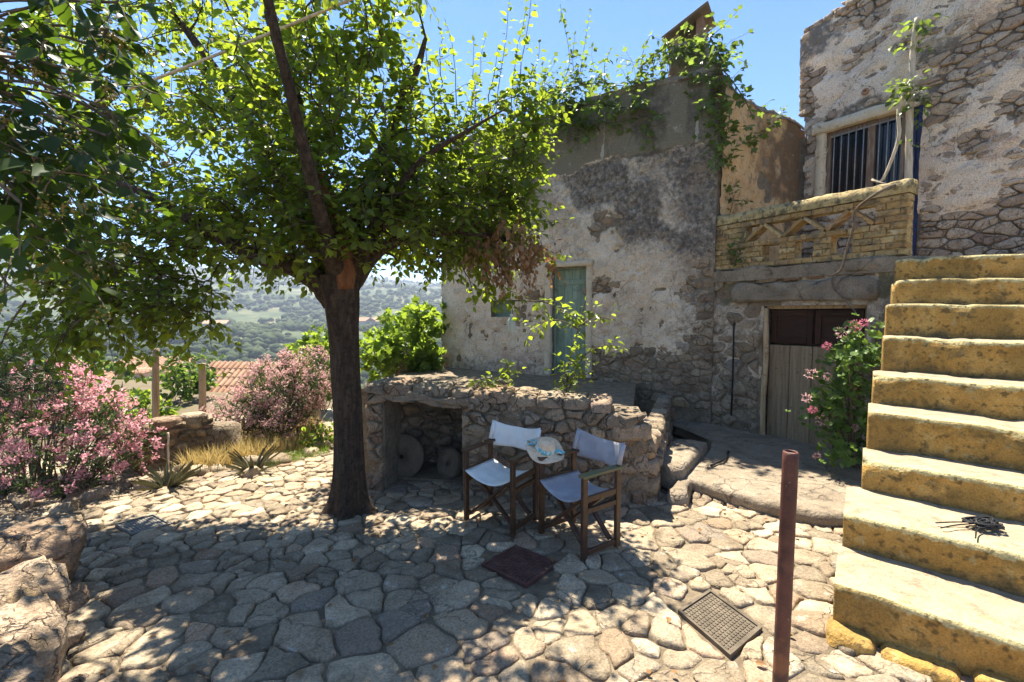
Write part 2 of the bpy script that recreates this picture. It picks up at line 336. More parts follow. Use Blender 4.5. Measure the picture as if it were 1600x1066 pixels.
M['leaf_near'] = mat_leaf('broad glossy leaf', [(.012, .026, .007), (.02, .045, .010), (.036, .07, .014)], (.13, .22, .012), .35, .5, .22)
M['leaf_vine'] = mat_leaf('vine leaf', [(.05, .085, .02), (.08, .13, .03), (.11, .155, .04)], (.26, .36, .05), .45)
M['leaf_dry'] = mat_leaf('dry leaf', [(.20, .105, .045), (.30, .17, .08), (.26, .19, .11)], (.36, .19, .07), .3, .8, .1)
M['leaf_fig'] = mat_leaf('yellow green broad leaf', [(.06, .11, .015), (.09, .15, .02), (.12, .18, .03)], (.34, .46, .04), .5)  # bright yellow-green is the leaf's own colour
M['leaf_ole'] = mat_leaf('oleander leaf', [(.035, .06, .025), (.055, .085, .035), (.075, .105, .045)], (.14, .20, .05), .3)
M['leaf_shrub'] = mat_leaf('shrub leaf', [(.04, .075, .018), (.065, .11, .025), (.09, .13, .035)], (.2, .3, .04), .4)
M['leaf_ger'] = mat_leaf('geranium leaf', [(.06, .12, .02), (.10, .18, .035), (.15, .23, .06)], (.30, .46, .06), .45)
M['leaf_aloe'] = mat_leaf('aloe leaf', [(.06, .062, .028), (.10, .09, .045)], (.1, .1, .04), .1)
M['pine'] = mat_leaf('dark needle', [(.012, .025, .012), (.02, .038, .016)], (.03, .06, .02), .2)
M['petal'] = mat_leaf('pink petal', [(.74, .32, .38), (.82, .46, .50), (.78, .38, .42), (.86, .60, .60)], (.85, .46, .50), .5, .7, .1)
M['petal_ger'] = mat_leaf('geranium petal', [(.58, .12, .22), (.70, .27, .36), (.5, .12, .18)], (.66, .2, .3), .35, .7, .1)
M['petal_old'] = mat_leaf('fading pink petal', [(.60, .33, .32), (.70, .46, .42), (.64, .38, .37)], (.66, .40, .38), .45, .8, .1)
M['berry'] = mat_plain('berry', (.32, .22, .06), .6, .3, col2=(.22, .2, .05), scale=30)
M['drygrass'] = mat_leaf('dry grass', [(.46, .33, .11), (.56, .43, .18), (.60, .50, .27)], (.5, .38, .14), .3, .9, .05)
M['greengrass'] = mat_leaf('green grass', [(.07, .12, .02), (.10, .17, .03)], (.25, .36, .04), .4, .8, .1)
M['canopy_far'] = mat_leaf('far tree canopy', [(.045, .06, .028), (.06, .078, .035), (.085, .10, .05)], (.05, .08, .02), .1, .95, .02)
M['greymetal_dark'] = mat_rock('dark dusty iron', [(.07, .06, .045), (.11, .092, .07), (.16, .135, .10)], 9, islv=None, bump=.3, bs=60, bd=.003, rough=.8)
# ------------------------------------------------------------------ stones
def clip(poly, a, b, c):
    """keep a*x+b*y<=c"""
    out = []
    for i in range(len(poly)):
        p, q = poly[i - 1], poly[i]; dp = a * p[0] + b * p[1] - c; dq = a * q[0] + b * q[1] - c
        if (dp <= 0) != (dq <= 0):
            t = dp / (dp - dq); out.append((p[0] + t * (q[0] - p[0]), p[1] + t * (q[1] - p[1])))
        if dq <= 0: out.append(q)
    return out
def voronoi(sites, bounds, sx=1.0, sy=1.0):
    """convex cells of the sites inside bounds; sx, sy stretch the metric"""
    Q = np.asarray(sites) * (sx, sy); x0, x1, y0, y1 = bounds; cells = []
    for i, (x, y) in enumerate(Q):
        d = ((Q - (x, y)) ** 2).sum(1); nb = np.argsort(d)[1:26]
        poly = [(x0 * sx, y0 * sy), (x1 * sx, y0 * sy), (x1 * sx, y1 * sy), (x0 * sx, y1 * sy)]
        for j in nb:
            mx, my = Q[j]; a, b = mx - x, my - y
            poly = clip(poly, a, b, (mx * mx + my * my - x * x - y * y) / 2)
            if len(poly) < 3: break
        cells.append([(p[0] / sx, p[1] / sy) for p in poly] if len(poly) > 2 else None)
    return cells
def scatter(bounds, rad, inside=None, tries=6000, rg=rnd, sx=1.0, sy=1.0):
    """dart throwing with a radius that may vary"""
    x0, x1, y0, y1 = bounds; pts = np.zeros((0, 3)); out = []
    for _ in range(tries):
        x = rg.uniform(x0, x1); y = rg.uniform(y0, y1)
        if inside and not inside(x, y): continue
        r = rad(x, y) if callable(rad) else rad
        if len(out):
            A = np.array(out); d = np.hypot((A[:, 0] - x) * sx, (A[:, 1] - y) * sy)
            if (d < (A[:, 2] + r) * .5).any(): continue
        out.append((x, y, r))
    return [(a, b) for a, b, c in out]
def area_cen(poly):
    A = cx = cy = 0
    for i in range(len(poly)):
        (x0, y0), (x1, y1) = poly[i - 1], poly[i]; k = x0 * y1 - x1 * y0; A += k; cx += (x0 + x1) * k; cy += (y0 + y1) * k
    if abs(A) < 1e-9: return 0, poly[0]
    return abs(A) / 2, (cx / (3 * A), cy / (3 * A))
def stone_geo(poly, gap, depth, h, rough, n=11, rg=rnd, bev=.014, rings=2, tilt=.0, warp=.0):
    """one stone: rounded irregular outline, crumbled edge, uneven face; returns (u,v,w) verts and faces"""
    A, c = area_cen(poly); r = math.sqrt(max(A, 1e-6) / math.pi)
    q = []
    le = [math.hypot(poly[i][0] - poly[i - 1][0], poly[i][1] - poly[i - 1][1]) for i in range(len(poly))]; me_ = sorted(le)[len(le) // 2 - 1 if len(le) < 5 else len(le) // 2] * 1.3
    for i in range(len(poly)):                       # cut the corners
        p0, p1 = np.array(poly[i - 1]), np.array(poly[i]); L = np.hypot(*(p1 - p0))
        k = rg.uniform(.03, .16) * min(1, me_ / max(L, 1e-6)); q += [p0 + (p1 - p0) * k, p1 - (p1 - p0) * k]
    q = np.array(q); seg = np.hypot(*(np.roll(q, -1, 0) - q).T); cum = np.concatenate([[0], np.cumsum(seg)]); tot = cum[-1]
    t = (np.arange(n) + rg.random()) / n * tot; t = t % tot; t.sort()
    B = []
    for s in t:
        i = min(np.searchsorted(cum, s, 'right') - 1, len(q) - 1); a = (s - cum[i]) / max(seg[i], 1e-9); B.append(q[i] * (1 - a) + q[(i + 1) % len(q)] * a)
    B = np.array(B); wa = warp * min(1.0, r / .12)
    B = B + wa * 2 * np.stack([fbm(B[:, 0] * 5.5 + 40, B[:, 1] * 5.5 + 40, 3, 61) - .5, fbm(B[:, 0] * 5.5 + 90, B[:, 1] * 5.5 + 90, 3, 62) - .5], 1) - c
    if np.cross(B, np.roll(B, -1, 0)).sum() < 0: B = B[::-1]
    d = np.hypot(*B.T)[:, None] + 1e-6
    jit = np.array([1 + .05 * (rg.random() - .5) for _ in range(n)])[:, None]
    B = B * np.maximum(.35, (1 - gap / d)) * jit
    s1, s2 = rg.uniform(0, 99), rg.uniform(0, 99); ta, tb = (rg.uniform(-tilt, tilt) for _ in '12')
    def top(XY, base): return base + rough * (fbm((XY[:, 0] + s1) / max(r, .05) * 1.6, (XY[:, 1] + s2) / max(r, .05) * 1.6, 3, 5) - .5) * 2 + ta * XY[:, 0] + tb * XY[:, 1]
    V = []; sc = [(1.0, -depth), (.995, None), (None, 'in')]
    V += [(x, y, -depth) for x, y in B]
    E = B; e = top(E, h - bev * 1.1) - np.array([rg.random() * bev * .6 for _ in range(n)]); V += list(zip(E[:, 0], E[:, 1], e))
    E = B * np.maximum(.5, 1 - bev * 1.3 / d); V += list(zip(E[:, 0], E[:, 1], top(E, h)))
    for k in range(rings - 1):
        E = B * (.62 if rings == 2 else (.72, .38)[k]); V += list(zip(E[:, 0], E[:, 1], top(E, h + bev * .25)))
    V.append((0, 0, float(top(np.zeros((1, 2)), h + bev * .3)[0])))
    Fc = []; nr = 2 + rings
    for k in range(nr - 1):
        for i in range(n):
            j = (i + 1) % n; Fc.append((k * n + i, k * n + j, (k + 1) * n + j, (k + 1) * n + i))
    m = nr * n
    for i in range(n): Fc.append(((nr - 1) * n + i, (nr - 1) * n + (i + 1) % n, m))
    return [(x + c[0], y + c[1], w) for x, y, w in V], Fc
def wallframe(x, y, rz, z=0): return Matrix.Translation((x, y, z)) @ Matrix.Rotation(rz, 4, 'Z')
class Wall:
    """a wall face: u runs to the viewer's right, z up, w out of the wall towards the viewer"""
    def __init__(s, a, b, z=0):
        s.a = Vector((a[0], a[1], 0)); s.b = Vector((b[0], b[1], 0)); d = s.b - s.a; s.L = d.length; s.rz = math.atan2(d.y, d.x)
        s.M = wallframe(a[0], a[1], s.rz, 0); s.d = d.normalized(); s.n = Vector((s.d.y, -s.d.x, 0))
    def uz(s, px, py, w=0):
        r = ray(px, py); o = s.a + s.n * w; t = (o - CAM).dot(s.n) / r.dot(s.n); p = CAM + r * t
        return (p - s.a).dot(s.d), p.z
    def pt(s, u, z, w=0): return s.a + s.d * u + s.n * w + Vector((0, 0, z))
def stones(parent, frame_map, cells, mat, name='stone', limit=300, rank=None, gap=.008, depth=.05, h=lambda c: .02, rough=.008, n=10, bev=.014, rings=2, tilt=0, warp=.05, smooth=True):
    """build cells as separate stones up to the limit, the rest joined as one part"""
    items = [c for c in cells if c is not None]
    if rank: items.sort(key=rank)
    rest = MB()
    for i, poly in enumerate(items):
        A, c = area_cen(poly)
        if A < .0006: continue
        V, Fc = stone_geo(poly, gap, depth, h(c), rough, n, bev=bev, rings=rings, tilt=tilt, warp=warp)
        V = [frame_map(*v) for v in V]
        if i < limit: mk(name, V, Fc, mat, parent, None, smooth)
        else: rest.add(V, Fc)
    if rest.v:
        o = rest.build('small_stones', mat, parent, smooth=smooth); o['kind'] = 'stuff'
def wmap(W, w0=0.0): return lambda u, z, w: W.pt(u, z, w + w0)
def sheet(name, W, U, Z, res, wfn, mat, keep, attrs, parent):
    """plaster face: a fine grid pushed in and out by wfn, with stain attributes"""
    nu = int((U[1] - U[0]) / res) + 1; nz = int((Z[1] - Z[0]) / res) + 1
    u, z = np.meshgrid(np.linspace(*U, nu), np.linspace(*Z, nz)); w = wfn(u, z)
    a, d, nn = np.array(W.a), np.array(W.d), np.array(W.n)
    V = a + u[..., None] * d + w[..., None] * nn; V[..., 2] += z
    i = np.arange(nu * nz).reshape(nz, nu); uc = (u[:-1, :-1] + u[1:, 1:]) / 2; zc = (z[:-1, :-1] + z[1:, 1:]) / 2
    k = keep(uc, zc); q = [i[:-1, :-1][k], i[:-1, 1:][k], i[1:, 1:][k], i[1:, :-1][k]]
    T = np.concatenate([np.stack([q[0], q[1], q[2]], 1), np.stack([q[0], q[2], q[3]], 1)])
    me = tris_mesh(name, V, T, mat, True)
    for nm, fn in attrs.items():
        at = me.attributes.new(nm, 'FLOAT', 'POINT'); at.data.foreach_set('value', np.asarray(fn(u, z), np.float32).ravel())
    return link(name, me, parent)
def core(name, W, rects, mat, parent):
    m = MB()
    for (u0, u1, w0, w1, z0, z1) in rects:
        t = MB().box(u0, u1, w0, w1, z0, z1); m.add([W.pt(v[0], v[2], v[1]) for v in t.v], [f[::-1] for f in t.f])
    return m.build(name, mat, parent)
def wbox(W, u0, u1, w0, w1, z0, z1, b=.004):
    t = MB().bbox(u0, u1, w0, w1, z0, z1, b); return [W.pt(v[0], v[2], v[1]) for v in t.v], [f[::-1] for f in t.f]
# ------------------------------------------------------------------ terrain, far country
def terrain_z(x, y):
    """plateau by the house, a drop to the village, the valley and the ridges across it (numpy)"""
    r = np.hypot(x, y); base = -0.045 * np.clip(np.clip(y, 0, 9) - 1.5, 0, None)
    base = base - .75 * ss(-4.6, -6.2, x + .45 * (y - 5)) * ss(12, 6, y)
    edge = y - 9.5 + .28 * np.clip(x, -40, 3)
    fall = -9.5 * ss(-1, 34, edge) - 22 * ss(30, 190, r)
    az = np.arctan2(x, np.maximum(y, 1)); 
    e1 = (14 + 13 * fbm(az * 5 + 3, r / 300, 4, 3)) * ss(170, 430, r)
    e2 = (40 + 34 * fbm(az * 6 + 8, r / 500 + 4, 5, 6)) * ss(420, 950, r)
    e3 = (74 + 30 * fbm(az * 4 + 1, r / 700 + 2, 5, 9) - 62 * np.clip(az + .40, 0, .5)) * ss(900, 1700, r)
    z = base - .04 + np.where(edge > -1, fall, 0) + e1 + e2 + e3 + 3 * (fbm(x / 60, y / 60, 3, 21) - .5) * ss(60, 200, r)
    return z
nr, na = 150, 220
rr = np.concatenate([[0], np.geomspace(1.2, 6000, nr - 1)]); aa = np.linspace(-math.pi, math.pi, na)
RR, AA = np.meshgrid(rr, aa, indexing='ij'); X = RR * np.sin(AA); Y = RR * np.cos(AA)
Zt = np.where(Y < 0, -.04 + 0 * X, terrain_z(X, Y)); Zt = np.where((Y < 30) & (np.abs(AA) > 1.2), np.minimum(Zt, -.04), Zt)
gi = np.arange(nr * na).reshape(nr, na); q = [gi[:-1, :-1].ravel(), gi[1:, :-1].ravel(), gi[1:, 1:].ravel(), gi[:-1, 1:].ravel()]
T = np.concatenate([np.stack([q[0], q[2], q[1]], 1), np.stack([q[0], q[3], q[2]], 1)])
n = N('terrain'); dist = n.n('ShaderNodeVectorMath', operation='LENGTH'); n.l(n.pos.outputs['Position'], dist.inputs[0])
c_near = n.ramp(n.noise(3, 6, .65), [(.3, (.10, .08, .05)), (.5, (.16, .125, .08)), (.7, (.13, .115, .05))])
c_far = n.ramp(n.noise(.018, 9, .72), [(.36, (.035, .055, .025)), (.48, (.07, .09, .04)), (.56, (.12, .125, .06)), (.66, (.19, .165, .10))])
n.bsdf(n.mix(n.fr(dist.outputs['Value'], 14, 60), c_near, c_far), .95, n.bump(n.noise(14, 5, .7), .6, .03), .1); M['terrain'] = n.m
tag(link('terrain', tris_mesh('terrain', np.stack([X, Y, Zt], -1), T, M['terrain'], True)), kind='structure')
def tz(x, y): return float(terrain_z(np.array([float(x)]), np.array([float(y)]))[0])
def far_trees():
    """the woods on the valley sides: thousands of low crowns, one mass"""
    g = np.random.default_rng(5); Vs = []; Fs = []; k = 0
    t = [(0, 0, 1), (0, 0, -.35)] + [(math.cos(a) * math.cos(e), math.sin(a) * math.cos(e), math.sin(e)) for e in (-.15, .55) for a in np.linspace(0, 2 * math.pi, 7)[:-1]]
    t = np.array(t); f = []
    for i in range(6):
        j = (i + 1) % 6; f += [(2 + i, 2 + j, 8 + j), (2 + i, 8 + j, 8 + i), (8 + i, 8 + j, 0), (2 + j, 2 + i, 1)]
    f = np.array(f)
    for _ in range(9000):
        az = g.uniform(-.95, .12); r = math.exp(g.uniform(math.log(90), math.log(1500)))
        x, y = r * math.sin(az), r * math.cos(az)
        if fbm(x / 70, y / 70, 4, 44) < .44: continue
        s = g.uniform(1.6, 3.4) * (1 + r / 1100); z = tz(x, y)
        V = t * (1 + .5 * (g.random((14, 1)) - .5)) * (s, s, s * g.uniform(.7, 1.2)) + (x, y, z + s * .45)
        Vs.append(V); Fs.append(f + k); k += 14
    o = link('valley_woods', tris_mesh('valley_woods', np.concatenate(Vs), np.concatenate(Fs), M['canopy_far'], True)); tag(o, 'green scattered woods covering the far valley sides', 'woods', kind='stuff')
far_trees()

# ------------------------------------------------------------------ paving
PAVE_EDGE = [(-5.6, 3.2), (-4.75, 4.15), (-4.25, 4.75), (-3.6, 5.6), (-2.9, 6.6), (-1.9, 7.9), (-.6, 9.0)]
def pave_in(x, y):
    if y < .8 or x > 3.9: return False
    xe = np.interp(y, [p[1] for p in PAVE_EDGE], [p[0] for p in PAVE_EDGE])
    if x < xe: return False
    if x > -1.6 and y > 5.1: return False
    if x > 1.2 + .0 and y > 4.6: return False
    if abs(x) > 1.32 * y + .6: return False
    return True
rg = random.Random(3)
def pave_r(x, y):
    r = rg.choice((.08, .12, .16, .20, .25, .31)) * (.8 + .4 * vn(np.array([x * 1.3]), np.array([y * 1.3]), 77)[0])
    if y < 3.4 and x > -1.4: r *= 1.12
    if x < -1.0 and y > 3.0: r *= .70
    return r
cover = [((752, 884), (805, 856), (873, 882), (823, 921)), ((1060, 958), (1108, 925), (1192, 985), (1140, 1030)), ((180, 822), (240, 806), (268, 822), (205, 838))]
covxy = [[G(*p) for p in c] for c in cover]
def inpoly(x, y, pl):
    s = [(pl[i].x - pl[i - 1].x) * (y - pl[i - 1].y) - (pl[i].y - pl[i - 1].y) * (x - pl[i - 1].x) for i in range(len(pl))]
    return all(v > -.0 for v in s) or all(v < .0 for v in s)
rg = random.Random(3)
sites = scatter((-6.2, 4.2, .7, 9.2), pave_r, pave_in, 12000, rg, 1, 1.12)
cells = voronoi(sites, (-6.6, 4.4, .4, 9.6))
cells = [c for c, s in zip(cells, sites) if c and not any(inpoly(*s, pl) for pl in covxy)]
clipped = []
for c in cells:                                     # stones give way to the iron covers
    for pl in covxy:
        cx = sum(p.x for p in pl) / 4; cy = sum(p.y for p in pl) / 4
        a, ce = area_cen(c)
        if math.hypot(ce[0] - cx, ce[1] - cy) > .75: continue
        best = None
        for i in range(4):
            p, q = pl[i - 1], pl[i]; nx, ny = q.y - p.y, p.x - q.x; L = math.hypot(nx, ny); nx /= L; ny /= L
            if (cx - p.x) * nx + (cy - p.y) * ny > 0: nx, ny = -nx, -ny
            dd = (ce[0] - p.x) * nx + (ce[1] - p.y) * ny
            if best is None or dd > best[0]: best = (dd, nx, ny, p)
        _, nx, ny, p = best; c = clip(c, -nx, -ny, -(p.x * nx + p.y * ny) - .012)
        if len(c) < 3: break
    if len(c) > 2 and area_cen(c)[0] > .006: clipped.append(c)
paving = thing('paving', None, None); paving['kind'] = 'structure'
hr = random.Random(8)
stones(paving, lambda x, y, w: (x, y, gz(x, y) + w), clipped, M['paving'], 'paving_stone', 300, rank=lambda c: (area_cen(c)[1][0] ** 2 + area_cen(c)[1][1] ** 2),
       gap=.006, depth=.05, h=lambda c: .002 + hr.random() * .022, rough=.016, n=14, bev=.008, rings=3, tilt=.022, warp=.075)
# packed soil under the stones
gx = np.linspace(-7, 5, 121); gy = np.linspace(.2, 9.6, 95); GX, GY = np.meshgrid(gx, gy); GZ = -.045 * np.clip(GY - 1.5, 0, None) - .006 + .016 * (fbm(GX * 5, GY * 5, 3, 2) - .5)
ii = np.arange(GX.size).reshape(GX.shape); kp = np.array([[pave_in(GX[i, j], GY[i, j]) or pave_in(GX[i + 1, j + 1], GY[i + 1, j + 1]) or GX[i, j] > -1.7 for j in range(120)] for i in range(94)])
q = [ii[:-1, :-1][kp], ii[:-1, 1:][kp], ii[1:, 1:][kp], ii[1:, :-1][kp]]
o = link('ground', tris_mesh('ground', np.stack([GX, GY, GZ], -1), np.concatenate([np.stack([q[0], q[1], q[2]], 1), np.stack([q[0], q[2], q[3]], 1)]), M['soil'], True)); o['kind'] = 'structure'

# iron covers let into the paving
def plate(pl, name, label, cat, mat, kind):
    c = sum(pl, Vector()) / 4; ex = ((pl[1] - pl[0]) + (pl[2] - pl[3])) / 2; ey = ((pl[3] - pl[0]) + (pl[2] - pl[1])) / 2
    t = thing(name, label, cat, c); m = MB()
    def at(a, b, z): return c + ex * (a - .5) + ey * (b - .5) + Vector((0, 0, z))
    def slab(a0, a1, b0, b1, z0, z1): m.add([at(a0, b0, z0), at(a1, b0, z0), at(a1, b1, z0), at(a0, b1, z0), at(a0, b0, z1), at(a1, b0, z1), at(a1, b1, z1), at(a0, b1, z1)],
                 [(0, 3, 2, 1), (4, 5, 6, 7), (0, 1, 5, 4), (1, 2, 6, 5), (2, 3, 7, 6), (3, 0, 4, 7)])
    for q in ((0, 1, 0, .05), (0, 1, .95, 1), (0, .05, .05, .95), (.95, 1, .05, .95)): slab(*q, -.03, .022)
    m.build('rim', mat, t); m = MB()
    if kind == 'plate':
        slab(.05, .95, .05, .95, -.03, .012); m.build('lid', mat, t); m = MB()
        for i in range(12):
            for j in range(12): slab(.075 + i * .072, .075 + i * .072 + .045, .075 + j * .072, .075 + j * .072 + .045, .011, .017)
        o = m.build('studs', mat, t); o['kind'] = 'stuff'
    else:
        for i in range(11): m = MB(); slab(.06 + i * .081, .06 + i * .081 + .066, .05, .95, -.012, .010); m.build('bar', mat, t)
        m = MB(); slab(.05, .95, .05, .95, -.06, -.02); m.build('pit', M['soil'], t)
plate(covxy[0], 'manhole_cover', 'square maroon iron cover set in the paving before the chairs', 'manhole cover', M['maroon'], 'plate')
plate(covxy[1], 'drain_cover', 'dark square studded drain cover sunk in the paving beside the rusty pipe', 'drain cover', M['greymetal_dark'], 'plate')
plate(covxy[2], 'iron_grate', 'pale grey iron grate in the sunlit paving near the pink oleander', 'grate', M['greymetal'], 'bars')
# ------------------------------------------------------------------ the low plastered house
W1 = Wall((-1.54, 9.99), (3.10, 6.90))
house = thing('plastered_house', 'old low house with lichen blackened plaster, green door and chimney overgrown by vines', 'house', W1.a)
U1 = W1.L; TOP1 = 5.38
du0, dz1 = W1.uz(863, 419); du1, _ = W1.uz(918, 417); du0b, dz0 = W1.uz(861, 592); DZ0 = .60
wu0, wz1 = W1.uz(768, 470); wu1, wz0 = W1.uz(802, 496)
def top1(u): return TOP1 + .10 * (fbm(u * 1.3, u * 0 + 3, 3, 4) - .5) * 2 - .35 * ss(.7, .0, u) + .06 * ss(4.9, 5.5, u)
def hole1(u, z): return ((u > du0) & (u < du1) & (z < dz1)) | ((u > wu0) & (u < wu1) & (z > wz0) & (z < wz1))
ZC1 = lambda u: 4.28 + .10 * (u / U1) + .20 * (fbm(u * 1.6, u * 0, 4, 31) - .5) * 2
def expo1(u, z):
    e = ss(4.9, 5.5, u + .9 * (fbm(u * 1.7, z * 1.7, 3, 12) - .5)) * ss(2.9, 2.3, z) * .9
    e = np.maximum(e, .75 * ss(1.25, .85, z + .5 * (fbm(u * 2, z * 2, 3, 14) - .5)) * ss(2.6, 3.4, u))
    e = np.maximum(e, .8 * ss(.67, .76, fbm(u * 1.5 + 5, z * 1.5, 4, 19)) * ss(4.2, 3.8, z))
    b = np.exp(-(((u - (du1 + .26)) / .22) ** 2 + ((z - (dz1 - .38)) / .13) ** 2)); return np.clip(np.maximum(e, b * 1.2), 0, 1)
def w1(u, z):
    con = ss(-.05, .09, z - ZC1(u) + .16 * (fbm(u * 6, z * 6, 3, 37) - .5)); e = expo1(u, z)
    w = .035 + .035 * (fbm(u * 1.1, z * 1.1, 4, 1) - .5) * 2 + .030 * (fbm(u * 4.2, z * 4.2, 4, 2) - .5) * 2 + .014 * (fbm(u * 17, z * 17, 3, 3) - .5) * 2
    w = w * (1 - con) + con * (.075 + .012 * (fbm(u * 2, z * 1.2, 4, 8) - .5)) - e * (.05 + .04 * fbm(u * 9, z * 9, 3, 5))
    ch = ss(.66, .72, fbm(u * 6.5, z * 6.5, 3, 90)) * (1 - con); return w - .028 * ch
a1 = dict(
    concrete=lambda u, z: ss(-.14, .14, z - ZC1(u)),
    lichen=lambda u, z: np.clip((.30 + .65 * fbm(u * 1.2 + 7, z * .9, 4, 16)) * ss(2.3, .0, ZC1(u) - z) * (z < ZC1(u) + .02) + .8 * ss(.5, .64, fbm(u * .9 + 2, z * .9, 4, 7)) * ss(2.4, 3.3, z) * (z < ZC1(u)) + .6 * ss(4.7, 5.3, u) * (z < 4.3)
        + .8 * ss(.48, .62, fbm(u * 5.0, z * .6, 4, 15)) * ss(4.1, 4.7, z) + .65 * ss(1.0, .72, z) * ss(0, 1.2, fbm(u * 3, z * 2, 3, 5) + .4), 0, 1),
    streak=lambda u, z: .9 * ss(.58, .70, fbm(u * 7, z * .5, 3, 27)) * ss(4.2, 4.5, z),
    moss=lambda u, z: np.clip(.95 * ss(1.25, .5, z + .3 * (fbm(u * 2, z * 2, 3, 9) - .5)) * ss(3.4, 4.3, u) + .55 * ss(3.9, 4.8, z) * ss(.50, .62, fbm(u * 1.1, z * .6 + 4, 3, 23)) * ss(4.2, 2.0, u), 0, 1),
    pink=lambda u, z: .6 * ss(.52, .70, fbm(u * 1.6 + 9, z * 1.3, 4, 33)) * ss(3.6, 2.6, z),
    expo=expo1)
sheet('plaster', W1, (0, U1), (.25, TOP1 + .2), .028, w1, M['plaster_low'], lambda u, z: ~hole1(u, z) & (z < top1(u)), a1, house)
us = np.linspace(0, U1, 12); rects = [(0, wu0, -.5, 0, 0, TOP1 - .45), (wu0, wu1, -.5, 0, 0, wz0), (wu0, wu1, -.5, 0, wz1, TOP1 - .2), (wu1, du0, -.5, 0, 0, TOP1 - .12), (du0, du1, -.5, 0, dz1, TOP1 - .1), (du0, du1, -.5, 0, 0, DZ0), (du1, U1, -.5, 0, -.3, TOP1 - .1)]
core('masonry', W1, rects, M['mortar'], house)
core('side_wall', W1, [(0, .45, -4, -.5, 0, TOP1 - .5), (U1 - .45, U1, -4, -.5, 0, TOP1 - .2)], M['plaster_low'], house)
core('roof', W1, [(.1, U1 - .02, -4, -.4, TOP1 - .62, TOP1 - .45)], M['slab'], house)
# exposed stones in the plaster, towards the right corner and the foot
rg = random.Random(21)
def gone1(x, z): return bool(expo1(np.array([x]), np.array([z]))[0] > .38) and not bool(hole1(np.array([x]), np.array([z]))[0]) and not (du0 - .15 < x < du1 + .05 and z < dz1 + .15)
s1 = scatter((.1, U1 - .05, .3, 4.2), lambda x, z: .10 + .13 * rg.random(), gone1, 9000, rg, 1, 1.5)
c1 = voronoi(s1 + [(-1, z) for z in np.arange(0, 5, .2)], (.0, U1, .2, 4.3), 1, 1.5)[:len(s1)]
c1 = [(lambda c, s: clip(clip(clip(clip(c, 1, 0, s[0] + .17), -1, 0, -s[0] + .17), 0, 1, s[1] + .1), 0, -1, -s[1] + .1))(c, s) for c, s in zip(c1, s1) if c]
stones(house, wmap(W1), [c for c in c1 if len(c) > 2], M['rubble'], 'stone', 220, gap=.012, depth=.05, h=lambda c: .004 + .03 * rg.random(), rough=.014, n=12, bev=.009, tilt=.08)
# top edge: rounded cement capping, uneven
m = MB(); up = np.linspace(0, U1, 60)
for k, u in enumerate(up):
    t = float(top1(u)); j = .015 * rg.random()
    m.v += [tuple(W1.pt(u, t - .04, .085)), tuple(W1.pt(u, t + .03 + j, .09)), tuple(W1.pt(u, t + .07 + j, .03)), tuple(W1.pt(u, t + .05, -.30)), tuple(W1.pt(u, t - .3, -.34))]
    if k: m.f += [[(k - 1) * 5 + q, k * 5 + q, k * 5 + q + 1, (k - 1) * 5 + q + 1] for q in range(4)]
m.build('capping', M['slab'], house, smooth=True)
# green plank door in a plastered surround
door = thing('door', None, None); del_keys = None
door.parent = house; door.matrix_basis = wm(house).inverted() @ wallframe(*W1.pt(du0, 0, -.16).xy, W1.rz, DZ0); door.name = 'door'
Hd = dz1 - DZ0; Wd = du1 - du0; nb = 4; rgd = random.Random(4)
for i in range(nb):
    a = .035 + (Wd - .07) * i / nb; b = .035 + (Wd - .07) * (i + 1) / nb - .005
    MB().bbox(a, b, -.03 - .004 * rgd.random(), .0, .015, Hd - .04, .004).build('plank', M['doorgreen'], door, wm(door))
for z in (.22, Hd * .52, Hd - .32): MB().bbox(.04, Wd - .04, -.052, -.031, z, z + .10, .005).build('ledge', M['doorgreen'], door, wm(door))
for q in ((0, .034, -.07, .03, 0, Hd), (Wd - .034, Wd, -.07, .03, 0, Hd), (.034, Wd - .034, -.07, .03, Hd - .036, Hd)): MB().bbox(*q).build('door_frame', M['doorgreen'], door, wm(door))
MB().lathe([(.0, -.02), (.016, -.02), (.02, 0), (.012, .015), (0, .018)], 10, Matrix.Translation((Wd - .12, -.05, Hd * .48)) @ Matrix.Rotation(R(90), 4, 'X')).build('handle', M['darkiron'], door, wm(door), True)
# plaster bands round the door
rgq = random.Random(6)
def band(name, u0, u1, z0, z1, w, mat, parent, W=W1, n=18, amp=.012, d=.09):
    """a hand-made plaster band with wavering edges"""
    L = max(u1 - u0, z1 - z0); ver = (z1 - z0) > (u1 - u0); m = MB(); k = 6; s = rgq.uniform(0, 50)
    for i in range(n + 1):
        t = i / n; o1 = amp * (float(fbm(t * 9 + s, 1.0, 3, 1)) - .5) * 2; o2 = amp * (float(fbm(t * 9 + s, 5.0, 3, 2)) - .5) * 2; o3 = .4 * amp * (float(fbm(t * 12 + s, 9.0, 3, 3)) - .5)
        if ver: q = [(u0 + o1, w - d), (u0 + o1, w - .012 + o3), (u0 + .012 + o1, w + o3), (u1 - .012 + o2, w + o3), (u1 + o2, w - .012 + o3), (u1 + o2, w - d)]; m.v += [tuple(W.pt(a, z0 + (z1 - z0) * t, b)) for a, b in q]
        else: q = [(z1 + o1, w - d), (z1 + o1, w - .012 + o3), (z1 - .012 + o1, w + o3), (z0 + .012 + o2, w + o3), (z0 + o2, w - .012 + o3), (z0 + o2, w - d)]; m.v += [tuple(W.pt(u0 + (u1 - u0) * t, a, b)) for a, b in q]
        if i: m.f += [[(i - 1) * k + p, (i - 1) * k + p + 1, i * k + p + 1, i * k + p] for p in range(k - 1)]
    m.f += [list(range(k)), [n * k + p for p in range(k)][::-1]]
    return m.build(name, mat, parent, smooth=True)
